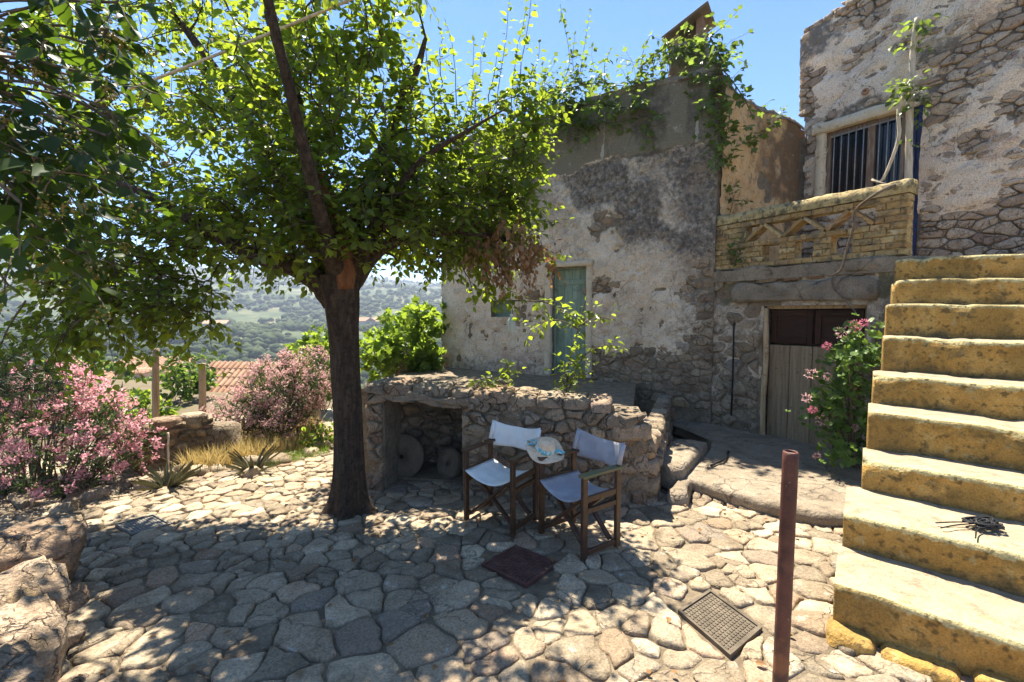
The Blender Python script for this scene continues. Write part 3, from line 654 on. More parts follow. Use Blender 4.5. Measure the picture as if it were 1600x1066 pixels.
M['band'] = mat_rock('pale plaster surround', [(.42, .37, .29), (.54, .48, .38), (.60, .55, .45)], 5, islv=None, speck=[((.24, .19, .14), 12, .58, .72, .5), ((.40, .30, .20), 4, .55, .68, .5)], bump=.5, bs=34, bd=.01)
M['band_up'] = mat_rock('cream window surround', [(.50, .42, .29), (.62, .54, .40), (.66, .60, .47)], 5, islv=None, speck=[((.28, .21, .12), 10, .56, .70, .6)], bump=.5, bs=34, bd=.01)
band('door_surround', du0 - .13, du0 - .002, DZ0, dz1 + .0, .075, M['band'], house)
band('door_surround', du1 + .002, du1 + .11, DZ0, dz1, .07, M['band'], house)
band('door_surround', du0 - .14, du1 + .13, dz1 + .002, dz1 + .10, .08, M['band'], house)
win = thing('window', None, None); win.parent = house; win.matrix_basis = wm(house).inverted() @ wallframe(*W1.pt(wu0, 0, -.16).xy, W1.rz, wz0)
Ww, Hw = wu1 - wu0, wz1 - wz0
for q in ((0, .03, -.04, .03, 0, Hw), (Ww - .03, Ww, -.04, .03, 0, Hw), (.03, Ww - .03, -.04, .03, 0, .03), (.03, Ww - .03, -.04, .03, Hw - .03, Hw)): MB().bbox(*q).build('frame', M['doorgreen'], win, wm(win))
MB().bbox(.03, Ww - .03, -.01, .02, .03, Hw - .03).build('shutter', M['doorgreen'], win, wm(win))
# chimney: rendered stack, tilted cap slab on two stubs, clay pipe beside it
chx, _ = W1.uz(1048, 130, -.5); chx2, _ = W1.uz(1102, 130, -.5); ct = W1.uz(1075, 72, -.5)[1]
ch = thing('chimney', None, None); ch.parent = house; ch.matrix_basis = wm(house).inverted() @ wallframe(*W1.pt(chx, 0, -.35).xy, W1.rz, TOP1 - .2)
cw, hh = chx2 - chx, ct - TOP1 + .2
V, Fc = [], []
for i in range(9):
    z = hh * i / 8; g = .025 * (rg.random() - .5)
    for (x, y) in ((0, 0), (cw * .5, -.02), (cw, 0), (cw + .01, .25), (cw, .5), (0, .5)): V.append((x + g + .03 * (rg.random() - .5), y + .03 * (rg.random() - .5), z))
    if i: Fc += [[(i - 1) * 6 + k, (i - 1) * 6 + (k + 1) % 6, i * 6 + (k + 1) % 6, i * 6 + k] for k in range(6)]
Fc.append([48 + k for k in range(6)]); mk('stack', V, Fc, M['slab'], ch, wm(ch))
for x in (.04, cw - .14): MB().bbox(x, x + .10, .02, .45, hh - .02, hh + .16 + (.22 if x > .1 else .02), .01).build('support', M['tile'], ch, wm(ch))
t = MB().bbox(-.12, cw + .1, -.14, .55, -.025, .025, .01); Mx = Matrix.Translation((cw * .5, 0, hh + .26)) @ Matrix.Rotation(R(-24), 4, 'Y') @ Matrix.Translation((-cw * .5, 0, 0))
MB().add([Mx @ Vector(v) for v in t.v], t.f).build('cap_slab', M['millstone'], ch, wm(ch))
pu, pz = W1.uz(1130, 146, .0); cpipe = [W1.pt(U1 - .02, pz, -.25), W1.pt(U1 - .02, pz, .14)]
m = MB(); m.tube(cpipe, [.085, .09], 14, False); m.tube([cpipe[1], cpipe[0]], [.065, .065], 14, False); m.build('clay_spout', M['tile'], house, smooth=True)

# ------------------------------------------------------------------ the two-storey house: balcony wall, recess, upper wall
W2 = Wall((3.12, 6.93), (4.36, 5.00)); W3 = Wall((5.15, 8.30), (5.15 + .538 * 6, 8.30 - .843 * 6)); W4 = Wall((3.16, 6.96), (5.35, 8.435))
hb = thing('stone_house', 'two-storey rough stone house with barred window above a yellow brick balcony', 'house', W2.a)
LAND = 2.38
# ground floor under the balcony
qu0, qz1 = W2.uz(1193, 478); qu1, _ = W2.uz(1356, 470); QZ0 = -.02; lz0 = W2.uz(1250, 471)[1]; lz1 = W2.uz(1250, 440)[1]
qz1 = max(qz1, 1.84)
core('masonry', W2, [(0, qu0, -.4, 0, -.3, LAND), (qu1, W2.L, -.4, 0, -.3, LAND), (qu0, qu1, -.4, 0, qz1, LAND)], M['mortar'], hb)
core('door_light_stop', W2, [(qu0 - .3, min(qu1 + .3, W2.L - .01), -.62, -.41, -.3, LAND - .2)], M['mortar'], hb)  # added backing close behind the stable door, stops sky light showing through its gaps
rg = random.Random(31)
in2 = lambda x, z: not (qu0 - .04 < x < qu1 + .04 and z < lz1 + .02) and not (qu0 - .5 < x and lz0 - .02 < z < lz1)
s2 = scatter((.02, W2.L, -.2, LAND - .02), lambda x, z: .15 + .12 * rg.random(), in2, 5000, rg, 1, 1.45)
c2 = voronoi(s2, (0, W2.L, -.25, LAND), 1, 1.45)
cc = []
for c, s in zip(c2, s2):
    if not c: continue
    if s[1] < lz1: c = clip(c, 1, 0, qu0 - .03) if s[0] < qu0 else clip(c, -1, 0, -qu1 - .03)
    elif s[0] > qu0 - .5: c = clip(c, 0, -1, -lz1 - .01)
    if len(c) > 2: cc.append(c)
stones(hb, wmap(W2), cc, M['rubble'], 'stone', 120, gap=.012, depth=.06, h=lambda c: .005 + .045 * rg.random(), rough=.022, n=13, bev=.010, tilt=.10)
def w2(u, z): return -.012 + .05 * (fbm(u * 2.2, z * 2.2, 4, 3) - .5) * 2 + .03 * ss(.5, .68, fbm(u * 1.8 + 4, z * 1.8, 3, 55)) + .015 * (fbm(u * 14, z * 14, 3, 5) - .5)
a2 = dict(moss=lambda u, z: .9 * ss(.45, .6, fbm(u * 2, z * 1.4, 3, 66)), lichen=lambda u, z: .62 * ss(.42, .6, fbm(u * 1.5, z * 1.5, 3, 67)), expo=lambda u, z: ss(.03, -.02, w2(u, z)) * .8, pink=lambda u, z: .5 * ss(.5, .6, fbm(u * 2, z * 2, 3, 68)), concrete=lambda u, z: 0 * u, streak=lambda u, z: 0 * u)
sheet('plaster', W2, (0, W2.L), (-.2, LAND), .025, w2, M['plaster_low'], lambda u, z: ~((u > qu0) & (u < qu1) & (z < qz1)) , a2, hb)
V, Fc = stone_geo([(qu0 - .45, lz0), (qu1 + .12, lz0), (qu1 + .12, lz1), (qu0 - .45, lz1)], .0, .1, .075, .035, 34, rg, .012, 3, .0, .05)
mk('lintel', [W2.pt(*v) for v in V], Fc, M['slab'], hb)
# stable door: grey planks below, dark panel above, weathered post to the left
dr = thing('door', None, None); dr.parent = hb; dr.matrix_basis = wm(hb).inverted() @ wallframe(*W2.pt(qu0, 0, -.14).xy, W2.rz, QZ0)
QW, QH = qu1 - qu0, qz1 - QZ0; hl = W2.uz(1270, 541, -.14)[1] - QZ0
for i in range(4):
    a = .05 + (QW - .1) * i / 4; b = .05 + (QW - .1) * (i + 1) / 4 - .008; V = MB().bbox(a, b, -.035 - .008 * rg.random(), 0, .02 + .02 * rg.random(), hl - .012 * rg.random(), .005)
    V.build('plank', M['greywood'], dr, wm(dr))
for i in range(2):
    a = .05 + (QW - .1) * i / 2; b = .05 + (QW - .1) * (i + 1) / 2 - .006
    lf = MB().bbox(a, b, -.01, .03, hl + .015, QH - .05, .004).build('upper_leaf', M['darkwood'], dr, wm(dr))
    for q in ((a + .01, a + .08), (b - .08, b - .01)): MB().bbox(q[0], q[1], -.03, -.011, hl + .03, QH - .06, .004).build('stile', M['darkwood'], lf, wm(dr))
    for z in (hl + .03, QH - .14): MB().bbox(a + .082, b - .082, -.03, -.011, z, z + .075, .004).build('rail', M['darkwood'], lf, wm(dr))
MB().bbox(.0, QW, -.05, .04, QH - .045, QH, .004).build('door_frame', M['framewood'], dr, wm(dr)); MB().bbox(QW - .05, QW, -.05, .04, 0, QH - .047, .004).build('door_frame', M['greywood'], dr, wm(dr))
m = MB(); pp = crom([(.03, -.10, -.04), (.02, -.11, .5), (.035, -.1, 1.1), (.02, -.11, QH - .03)], 5); m.tube(pp, [.036 + .006 * rg.random() for _ in pp], 9, True); m.build('door_post', M['framewood'], dr, wm(dr), True)

# balcony floor and parapet
m = MB(); pl = [W2.pt(0, 0, .06), W2.pt(W2.L, 0, .06), W3.pt(4.2, 0, .0) , W3.pt(0, 0, -.3), W4.pt(0, 0, -.2)]
m.v = [(p.x, p.y, z) for z in (LAND - .16, LAND) for p in pl]; m.f = [[4, 3, 2, 1, 0], [5, 6, 7, 8, 9]] + [[i, (i + 1) % 5, 5 + (i + 1) % 5, 5 + i] for i in range(5)]
m.build('balcony_floor', M['slab'], hb)
bal = thing('balcony_parapet', None, None); bal.parent = hb; bal.matrix_basis = wm(hb).inverted() @ W2.M
BT = .19; z0 = LAND + .02; BL = W2.L; rb = random.Random(12)
def brick(u0, u1, za, zb, w=0, rot=0):
    if u1 - u0 < .03: return
    t = MB().bbox(-(u1 - u0) / 2 + .003, (u1 - u0) / 2 - .003, -BT / 2, BT / 2, -(zb - za) / 2 + .004, (zb - za) / 2 - .004, .008)
    Mx = Matrix.Translation(((u0 + u1) / 2, -.01 + BT / 2 - .012 * rb.random() - w, (za + zb) / 2)) @ Matrix.Rotation(rot + .02 * (rb.random() - .5), 4, 'Y')
    V = [Mx @ (Vector(v) + Vector([.012 * (rb.random() - .5) for _ in 'xyz'])) for v in t.v]
    mk('brick', V, t.f, M['brick'], bal, W2.M, False)
def course(u0, u1, za, zb, off):
    L = .235; u = u0; first = L * (.5 if off else 1) * rb.uniform(.8, 1)
    while u < u1 - .01: e = min(u1, u + first); brick(u, e, za, zb); u = e; first = L * rb.uniform(.85, 1.05)
hz = [z0 + .075 * i for i in range(11)]
zz = lambda px, py: W2.uz(px, py)
piers = [zz(p, 400)[0] for p in (1120, 1141, 1164, 1192, 1217, 1243, 1270, 1298, 1331)]
zig0, zig1 = .46, 1.99
def build_parapet():
    course(0, BL, hz[0], hz[1], 0)
    segs = [(0, piers[1]), (piers[2], piers[3]), (piers[4], piers[5]), (piers[6], piers[7]), (piers[8], BL)]
    for k in (1, 2, 3):
        for a, b in segs: course(a, b, hz[k], hz[k + 1], k % 2)
    course(0, BL, hz[4], hz[5], 1)
    for k in (5, 6, 7): course(0, zig0, hz[k], hz[k + 1], k % 2); course(zig1, BL, hz[k], hz[k + 1], k % 2)
    n = 3; st = (zig1 - zig0) / n; za, zb = hz[5] + .005, hz[8] - .005; hgt = zb - za
    for i in range(n):
        a = zig0 + st * i; pk = a + st / 2
        for sg in (-1, 1):
            L = math.hypot(st / 2, hgt) - .03; cx = pk + sg * st / 4; ang = math.atan2(hgt, st / 2)
            t = MB().bbox(-L / 2, L / 2, -BT / 2, BT / 2, -.022, .022, .006); Mx = Matrix.Translation((cx, -.0 + BT / 2 - .02, (za + zb) / 2)) @ Matrix.Rotation(sg * ang, 4, 'Y')
            mk('sloping_brick', [Mx @ Vector(v) for v in t.v], t.f, M['brick'], bal, W2.M, False)
build_parapet(); course(0, BL, hz[8], hz[9], 0)
mrt = MB()
for (a, b, c, d) in [(0, BL, hz[0], hz[1]), (0, piers[1], hz[1], hz[4]), (piers[2], piers[3], hz[1], hz[4]), (piers[4], piers[5], hz[1], hz[4]), (piers[6], piers[7], hz[1], hz[4]), (piers[8], BL, hz[1], hz[4]), (0, BL, hz[4], hz[5]), (0, zig0, hz[5], hz[8]), (zig1, BL, hz[5], hz[8]), (0, BL, hz[8], hz[9])]:
    mrt.box(a + .005, b - .005, .006, BT - .03, c, d)
mrt.build('mortar', M['coping'], bal, W2.M)
# wavering lime-and-cement coping on the parapet
m = MB(); us = np.linspace(-.02, BL + .01, 40); prof = [(-.035, 0), (-.045, .06), (-.035, .125), (.03, .155), (.17, .15), (.21, .10), (.21, 0)]
for i, u in enumerate(us):
    for (y, z) in prof: m.v.append((u, y + .012 * (rb.random() - .5), hz[9] + z + (.016 * (rb.random() - .5) + .03 * (float(fbm(u * 4, z + 2, 3, 8)) - .5) if z > .02 else 0)))
    if i: m.f += [[(i - 1) * 7 + k, i * 7 + k, i * 7 + k + 1, (i - 1) * 7 + k + 1] for k in range(6)]
m.f += [list(range(7)), [len(us) * 7 - 7 + k for k in range(7)][::-1]]
m.build('coping', M['coping'], bal, W2.M, True)
# stone band between lintel and parapet
V, Fc = stone_geo([(.0, LAND - .14), (BL, LAND - .14), (BL, LAND + .015), (0, LAND + .015)], 0, .1, .05, .03, 34, rb, .012, 3, .0, .04)
mk('ledge', [W2.pt(*v) for v in V], Fc, M['slab'], hb)

# ochre wall closing the recess behind the balcony
def w4(u, z): return .03 + .03 * (fbm(u * 1.5, z * 1.5, 4, 71) - .5) * 2 + .016 * (fbm(u * 7, z * 7, 4, 72) - .5) * 2 - .03 * ss(.6, .68, fbm(u * 2.4, z * 2.4, 3, 73))
TOP4 = W4.uz(1190, 172)[1]
def top4(u): return TOP4 + .10 * (fbm(u * 2, u * 0 + 1, 3, 74) - .5) * 2 + .1 * ss(.5, 0, u)
sheet('plaster', W4, (0, W4.L), (LAND, TOP4 + .3), .03, w4, M['ochre_wall'], lambda u, z: z < top4(u), dict(lichen=lambda u, z: np.clip(.75 * ss(.42, .62, fbm(u * 1.2, z * 1.2, 4, 75)) + .5 * ss(1.1, 2.2, u), 0, 1)), hb)
core('masonry', W4, [(0, W4.L, -.5, 0, LAND - .2, TOP4 - .15)], M['mortar'], hb)
m = MB(); up = np.linspace(0, W4.L, 30)
for k, u in enumerate(up):
    t = float(top4(u)) - .02; j = .03 * rb.random()
    m.v += [tuple(W4.pt(u, t, .05)), tuple(W4.pt(u, t + .05 + j, .04)), tuple(W4.pt(u, t + .05 + j, -.5)), tuple(W4.pt(u, t - .3, -.5))]
    if k: m.f += [[(k - 1) * 4 + q, k * 4 + q, k * 4 + q + 1, (k - 1) * 4 + q + 1] for q in range(3)]
m.build('capping', M['slab'], hb, smooth=True)

# upper wall with the barred window and the blue door
L3 = 5.2
xu0, xz1 = W3.uz(1291, 207); xu1, _ = W3.uz(1413, 190); xz0 = W3.uz(1291, 314)[1]; bu1 = W3.uz(1441, 180)[0]; xz1 = (W3.uz(1291, 207)[1] + W3.uz(1435, 166)[1]) / 2
def top3(u): return W3.uz(1222, 68)[1] + .22 * ss(0, 1.2, u) + .07 * (fbm(u * 3.5, u * 0, 3, 81) - .5) * 2 - .12 * ss(.16, 0, u)
def left3(z): return .05 * (fbm(z * 2.4, z * 0, 3, 82) - .5) * 2 + .16 * ss(5.6, 5.0, z) - .02
def hole3(u, z): return (u > xu0) & (u < bu1) & (z < xz1) & ((z > xz0) | (u > xu1))
def thick3(u, z): return .55 * fbm(u * .9 + 3, z * 1.1, 4, 83) + .45 * fbm(u * 2.6, z * 3.6, 3, 84) - .20 * ss(3.45, 3.0, z) - .06 * ss(5.4, 6.2, z) * ss(1.6, .8, u) - .12 * ss(.5, .0, u)
def w3(u, z): return -.012 + .30 * (thick3(u, z) - .405) * (1) + .022 * (fbm(u * 8, z * 11, 3, 85) - .5) * 2 + .012 * (fbm(u * 22, z * 22, 2, 86) - .5)
def w3c(u, z): return np.clip(w3(u, z), -.035, .055)
a3 = dict(expo=lambda u, z: ss(.012, -.022, w3(u, z)), lichen=lambda u, z: np.clip(.8 * ss(.44, .6, fbm(u * .9, z * .9, 4, 87)) * ss(4.2, 5.4, z) + .35 * ss(.5, .65, fbm(u * 2, z * 2, 3, 88)), 0, 1), pink=lambda u, z: .6 * ss(.52, .68, fbm(u * 1.3, z * 1.5, 4, 89)))
sheet('plaster', W3, (0, L3), (LAND - .3, 7.4), .03, w3c, M['plaster_up'], lambda u, z: ~hole3(u, z) & (z < top3(u)) & (u > left3(z)), a3, hb)
core('masonry', W3, [(-.02, xu0, -.6, -.05, LAND - .3, 4.9), (.12, xu0, -.59, -.04, 4.9, 6.5), (xu0, xu1, -.6, -.04, LAND - .3, xz0), (xu0, bu1, -.6, -.04, xz1, 6.6), (bu1, L3, -.6, -.04, LAND - .3, 6.75)], M['mortar'], hb)
core('side_wall', W3, [(.14, .6, -3.5, -.6, LAND - .3, 6.4)], M['mortar'], hb)
rg = random.Random(41)
ok3 = lambda x, z: not (xu0 - .14 < x < bu1 + .05 and (xz0 - .05 < z or x > xu1 - .05) and z < xz1 + .26) and z < top3(np.array([x]))[0] - .03 and x > left3(np.array([z]))[0] + .03
s3 = scatter((.0, 3.6, LAND - .1, 7.1), lambda x, z: .12 + .22 * rg.random(), ok3, 16000, rg, 1, 2.0)
c3 = voronoi(s3, (.0, 3.7, LAND - .2, 7.2), 1, 2.0); cc = []
for c, s in zip(c3, s3):
    if not c: continue
    c = clip(clip(c, -1, 0, -float(left3(np.array([s[1]]))[0]) - .005), 0, 1, float(top3(np.array([s[0]]))[0]) + .02)
    if xz0 < s[1] < xz1 + .25 and s[0] < xu0: c = clip(c, 1, 0, xu0 - .1)
    if s[1] < xz1 + .2 and s[0] > bu1: c = clip(c, -1, 0, -bu1 - .03)
    if s[1] > xz1 + .2 and xu0 - .2 < s[0] < bu1 + .1: c = clip(c, 0, -1, -xz1 - .22)
    if s[1] < xz0 and xu0 < s[0] < xu1: c = clip(c, 0, 1, xz0 - .05)
    if len(c) > 2: cc.append(c)
stones(hb, wmap(W3), cc, M['stone_up'], 'stone', 300, rank=lambda c: W3.pt(area_cen(c)[1][0], 0).y, gap=.010, depth=.07, h=lambda c: -.006 + .038 * rg.random(), rough=.020, n=13, bev=.009, tilt=.12)
# ridge stones along the top edge
for i in range(22):
    u = .02 + i * .165; t = float(top3(np.array([u]))[0]); V, Fc = stone_geo([(u, t - .05), (u + .16, t - .05), (u + .16, t + .045 + .03 * rg.random()), (u, t + .045)], .004, .5, .03 + .02 * rg.random(), .01, 10, rg, .012, 2)
    mk('ridge_stone', [W3.pt(*v) for v in V], Fc, M['stone_up'], hb)
# window: cream lintel and jamb, brown frame with mullion, two dark panes, bars
band('window_lintel', xu0 - .20, bu1 - .12, xz1 + .002, xz1 + .17, .07, M['band_up'], hb, W3, 24, .014, .3)
band('window_jamb', xu0 - .13, xu0 - .002, xz0 - .1, xz1, .07, M['band_up'], hb, W3, 20, .014, .2)
wn3 = thing('window', None, None); wn3.parent = hb; wn3.matrix_basis = wm(hb).inverted() @ wallframe(*W3.pt(xu0, 0, -.12).xy, W3.rz, xz0); XW, XH = xu1 - xu0, xz1 - xz0; mu = W3.uz(1362, 240, -.12)[0] - xu0
for q in ((0, .05, 0, XH), (XW - .05, XW, 0, XH), (.05, XW - .05, 0, .05), (.05, XW - .05, XH - .06, XH), (mu - .05, mu + .05, .05, XH - .06)): MB().bbox(q[0], q[1], -.05, .03, q[2], q[3]).build('frame', M['winwood'], wn3, wm(wn3))
gl = N('dark window glass'); gl.bsdf((.006, .009, .016), .12, None, .5); M['glass'] = gl.m
for q in ((.05, mu - .05), (mu + .05, XW - .05)): MB().box(q[0], q[1], .0, .012, .05, XH - .06).build('pane', M['glass'], wn3, wm(wn3))
for i in range(9):
    x = .11 + i * (XW - .2) / 8.2
    if abs(x - mu) < .07: continue
    MB().tube([(x, -.075, .02), (x, -.075, XH - .02)], .009, 6).build('bar', M['barpaint'], wn3, wm(wn3), True)
for z in (.05, XH - .09): MB().bbox(.05, XW - .03, -.072, -.055, z, z + .025, .002).build('bar_rail', M['barpaint'], wn3, wm(wn3))
bd = thing('door', None, None); bd.parent = hb; bd.matrix_basis = wm(hb).inverted() @ wallframe(*W3.pt(xu1, 0, -.10).xy, W3.rz, LAND)
BW, BH = bu1 - xu1, xz1 - LAND; tag(bd, 'deep blue plank door')
for i in range(3): MB().bbox(.0 + BW * i / 3, BW * (i + 1) / 3 - .006, -.035, 0, .01, BH, .004).build('plank', M['bluepaint'], bd, wm(bd))
MB().bbox(BW - .05, BW, -.08, -.036, 0, BH, .004).build('door_frame', M['bluepaint'], bd, wm(bd))
MB().lathe([(.025, -.04), (.045, -.04), (.055, .0), (.04, .03), (.022, .03), (.02, -.02)], 14, Matrix.Translation(W3.pt(*W3.uz(1355, 145), .07)) @ Matrix.Rotation(W3.rz, 4, 'Z') @ Matrix.Rotation(R(90), 4, 'X')).build('clay_vent', M['tile'], hb, smooth=True)
# ------------------------------------------------------------------ stone staircase
NOSE = [(1303, 913, 2.40), (1318, 803, 2.79), (1348, 719, 3.17), (1357, 644, 3.46), (1365, 585, 3.80), (1381, 525.6, 4.11), (1386, 475, 4.40), (1395, 438, 4.70), (1399, 405, 5.0)]
sd = Vector((.785, -.62, 0)).normalized(); up_dir = Vector((.62, .785, 0))
pts = [P(*n) for n in NOSE]
stair = thing('staircase', 'steep flight of stone steps limewashed ochre yellow with worn pale treads', 'staircase', (pts[0].x, pts[0].y, 0))
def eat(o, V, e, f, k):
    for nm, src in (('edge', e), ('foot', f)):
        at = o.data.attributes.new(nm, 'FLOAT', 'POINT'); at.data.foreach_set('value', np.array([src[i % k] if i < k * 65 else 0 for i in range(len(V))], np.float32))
SW = 2.6; rs = random.Random(17)
for i, p in enumerate(pts):
    zb = -.15 if i == 0 else pts[i - 1].z - .05
    nxt = (pts[i + 1] - p).dot(up_dir) if i < 8 else 1.2
    nu = 64; prof = [(.018, zb), (.012, zb + (p.z - zb) * .45), (.004, p.z - .06), (.0, p.z - .028), (.003, p.z - .010), (.014, p.z - .001)]
    prof_t = [(.014, p.z - .001), (.05, p.z + .002), (nxt * .55, p.z + .004), (nxt + .06, p.z + .002)]
    def swept(pr, nose_amp):
        V = []; Fc = []; k = len(pr)
        for j in range(nu + 1):
            s = -.0 + SW * (j / nu) ** 1.25; wav = .020 * (float(fbm(s * 1.4 + i * 7, 1.0, 3, 3)) - .5) + .034 * (float(fbm(s * 9 + i * 5, 2.0, 4, 4)) - .5)
            dip = -.022 * math.exp(-((s - 1.0 - .2 * math.sin(i)) / .5) ** 2)
            endr = .022 * math.exp(-s / .03); chip = .024 * max(0, float(fbm(s * 9 + 31 * i, 4.0, 2, 6)) - .55) * 5
            for (d, z) in pr:
                tp = float(ss(zb + .05, p.z, z)); jz = .010 * (float(fbm(s * 5 + d * 9, i * 3.0 + z * 4, 3, 9)) - .5)
                q = p + sd * s + up_dir * (d + wav * tp + endr * (d < .05) + chip * (p.z - .05 < z) * (d < .05) + .022 * (float(fbm(s * 4, z * 6 + i * 2, 4, 12)) - .5) * (z < p.z - .03))
                V.append((q.x, q.y, z + (dip + jz) * tp - endr * .6 * (z > p.z - .05) - chip * .4 * tp))
            if j: Fc += [[(j - 1) * k + a, (j - 1) * k + a + 1, j * k + a + 1, j * k + a][::-1] for a in range(k - 1)]
        return V, Fc
    V, Fc = swept(prof, 1); kk = len(prof)
    # closed left end and back
    e0 = [Vector(V[a]) for a in range(kk)]; bk = [e + up_dir * (nxt + .05 - d[0]) for e, d in zip(e0, prof)]; o = len(V); V += [tuple(b) for b in bk]
    Fc += [[a, a + 1, o + a + 1, o + a] for a in range(kk - 1)]
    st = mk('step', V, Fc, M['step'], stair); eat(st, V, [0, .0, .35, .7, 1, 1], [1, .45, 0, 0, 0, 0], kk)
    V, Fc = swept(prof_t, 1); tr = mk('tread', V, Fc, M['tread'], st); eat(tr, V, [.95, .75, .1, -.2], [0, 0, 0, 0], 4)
# top landing joining the house
c = [pts[8] + up_dir * .3 - Vector((0, 0, .03)), pts[8] + sd * SW + up_dir * .3 - Vector((0, 0, .03)), pts[8] + sd * SW + up_dir * 2.6 - Vector((0, 0, .03)), pts[8] + up_dir * 2.0 - Vector((0, 0, .03))]
MB().add([(q.x, q.y, z) for z in (2.1, pts[8].z - .002) for q in c], [(3, 2, 1, 0), (4, 5, 6, 7), (0, 1, 5, 4), (1, 2, 6, 5), (2, 3, 7, 6), (3, 0, 4, 7)]).build('landing', M['tread'], stair)
# footing stones under the lowest step
for (a, b, h, l) in ((-.03, .2, .03, .10), (.2, .52, .02, .10), (.55, 1.1, .05, .12), (1.1, 1.7, .04, .12)):
    base = pts[0] - Vector((0, 0, pts[0].z)); V, Fc = stone_geo([(a, -.10), (b, -.10), (b, .12), (a, .12)], .006, .25, h, .015, 12, rs, .02, 2)
    mk('footing_stone', [tuple(base + sd * v[0] + up_dir * (v[1] - .02) + Vector((0, 0, v[2]))) for v in V], Fc, M['step'], stair)

# ------------------------------------------------------------------ terrace with the arched store below
W5 = Wall((-1.56, 4.74), (1.32, 4.27))
ter = thing('stone_terrace', 'rubble stone terrace with a dark open store under it behind the two chairs', 'terrace', W5.a)
ou0 = W5.uz(600, 700)[0]; ou1 = W5.uz(722, 700)[0]; TZ = .56; L5 = W5.L
def otop(u): return .80 - .05 * ((u - ou0) / (ou1 - ou0))
bu_ = W5.uz(958, 668)[0]; bz_ = W5.uz(985, 660)[1]
def par(u): return W5.uz(580, 596)[1] + (W5.uz(955, 630)[1] - W5.uz(580, 596)[1]) * np.clip((u - .3) / (L5 - .3), 0, 1)
core('masonry', W5, [(0, ou0, -.45, -.02, -.4, .86), (ou1, L5 - .05, -.45, -.02, -.4, .76), (ou0, ou1, -.42, -.03, .90, .93)], M['mortar'], ter)
core('cellar_wall', W5, [(ou1 + .0, ou1 + .2, -1.9, -.45, -.4, .795), (ou0 - .5, ou0 - .3, -1.9, -.45, -.4, .795), (ou0 - .3, ou1, -2.0, -1.9, -.4, .795)], M['mortar'], ter)
# deck slab between parapet and house
dk = [W5.pt(ou0 - .3, 0, -1.0), W5.pt(ou1 + .2, 0, -1.0), W5.pt(ou1 + .2, 0, -.44), W5.pt(L5 - .12, 0, -.44), W1.pt(4.35, 0, -.1), W1.pt(-.2, 0, -.1), W1.pt(-.9, 0, .4)]
MB().add([(q.x, q.y, z) for z in (.42, TZ) for q in dk], [(6, 5, 4, 3, 2, 1, 0), (7, 8, 9, 10, 11, 12, 13)] + [(i, (i + 1) % 7, 7 + (i + 1) % 7, 7 + i) for i in range(7)]).build('deck', M['mortar'], ter)
core('store_roof', W5, [(ou0 - .5, ou1 + .2, -1.6, -.43, .80, .87)], M['mortar'], ter)
core('shade_floor', W5, [(ou0 - .3, ou1, -1.9, -.32, -.4, gz(0, 4.9) + .035)], M['soil'], ter)  # dark sheet laid over the paving, its colour deepens the shade inside
rg = random.Random(51)
in5 = lambda x, z: not (ou0 - .02 < x < ou1 + .02 and z < .86) and z < (par(np.array([x]))[0] - .13 if x < bu_ else bz_ - .14)
s5 = scatter((.02, L5 - .02, -.25, .95), lambda x, z: .09 + .14 * rg.random(), in5, 9000, rg, 1, 1.35)
c5 = voronoi(s5, (0, L5, -.3, .98), 1, 1.35); cc = []
for c, s in zip(c5, s5):
    if not c: continue
    if ou0 < s[0] < ou1: c = clip(c, 0, -1, -.87)
    if s[1] < .83 and not ou0 < s[0] < ou1: c = clip(c, 1, 0, ou0 - .005 - .02 * rg.random()) if s[0] < ou0 else clip(c, -1, 0, -ou1 - .005 + .03 * (rg.random() - .5))
    c = clip(c, 0, 1, float(par(np.array([s[0]]))[0]) - .115 if s[0] < bu_ else bz_ - .12)
    if len(c) > 2: cc.append(c)
stones(ter, wmap(W5), cc, M['rubble'], 'stone', 300, gap=.009, depth=.07, h=lambda c: .0 + .04 * rg.random(), rough=.022, n=13, bev=.010, tilt=.12)
def w5(u, z): return -.004 + .05 * (fbm(u * 2.4, z * 2.4, 4, 33) - .5) * 2 + .02 * (fbm(u * 13, z * 13, 3, 35) - .5)
sheet('pointing', W5, (0, L5), (-.3, .9), .025, w5, M['mortar'], lambda u, z: ~((u > ou0 - .01) & (u < ou1 + .01) & (z < .88)) & (z < np.where(u > bu_, bz_ - .1, par(u) - .06)), {}, ter)
# coping stones along the top; the beam over the opening
u = .0
while u < bu_ - .08:
    Ls = rg.uniform(.2, .42); e = min(u + Ls, bu_); zt = float(par(np.array([(u + e) / 2]))[0]); th = .09 + .03 * rg.random()
    V, Fc = stone_geo([(u, -.50), (e, -.50), (e, .02 + .03 * rg.random()), (u, .02 + .03 * rg.random())], .003, th, 0, .018, 20, rg, .014, 3, .02, .05)
    mk('coping_stone', [W5.pt(v[0], zt - .03 + .02 * rg.random() + v[2], v[1]) for v in V], [f[::-1] for f in Fc], M['rubble'], ter); u = e
V, Fc = stone_geo([(ou0 - .1, .87), (ou1 + .22, .75), (ou1 + .25, .87), (ou0 - .1, .955)], 0, .4, .03, .03, 30, rg, .012, 3, 0, .05)
mk('beam', [W5.pt(*v) for v in V], Fc, M['slab'], ter)
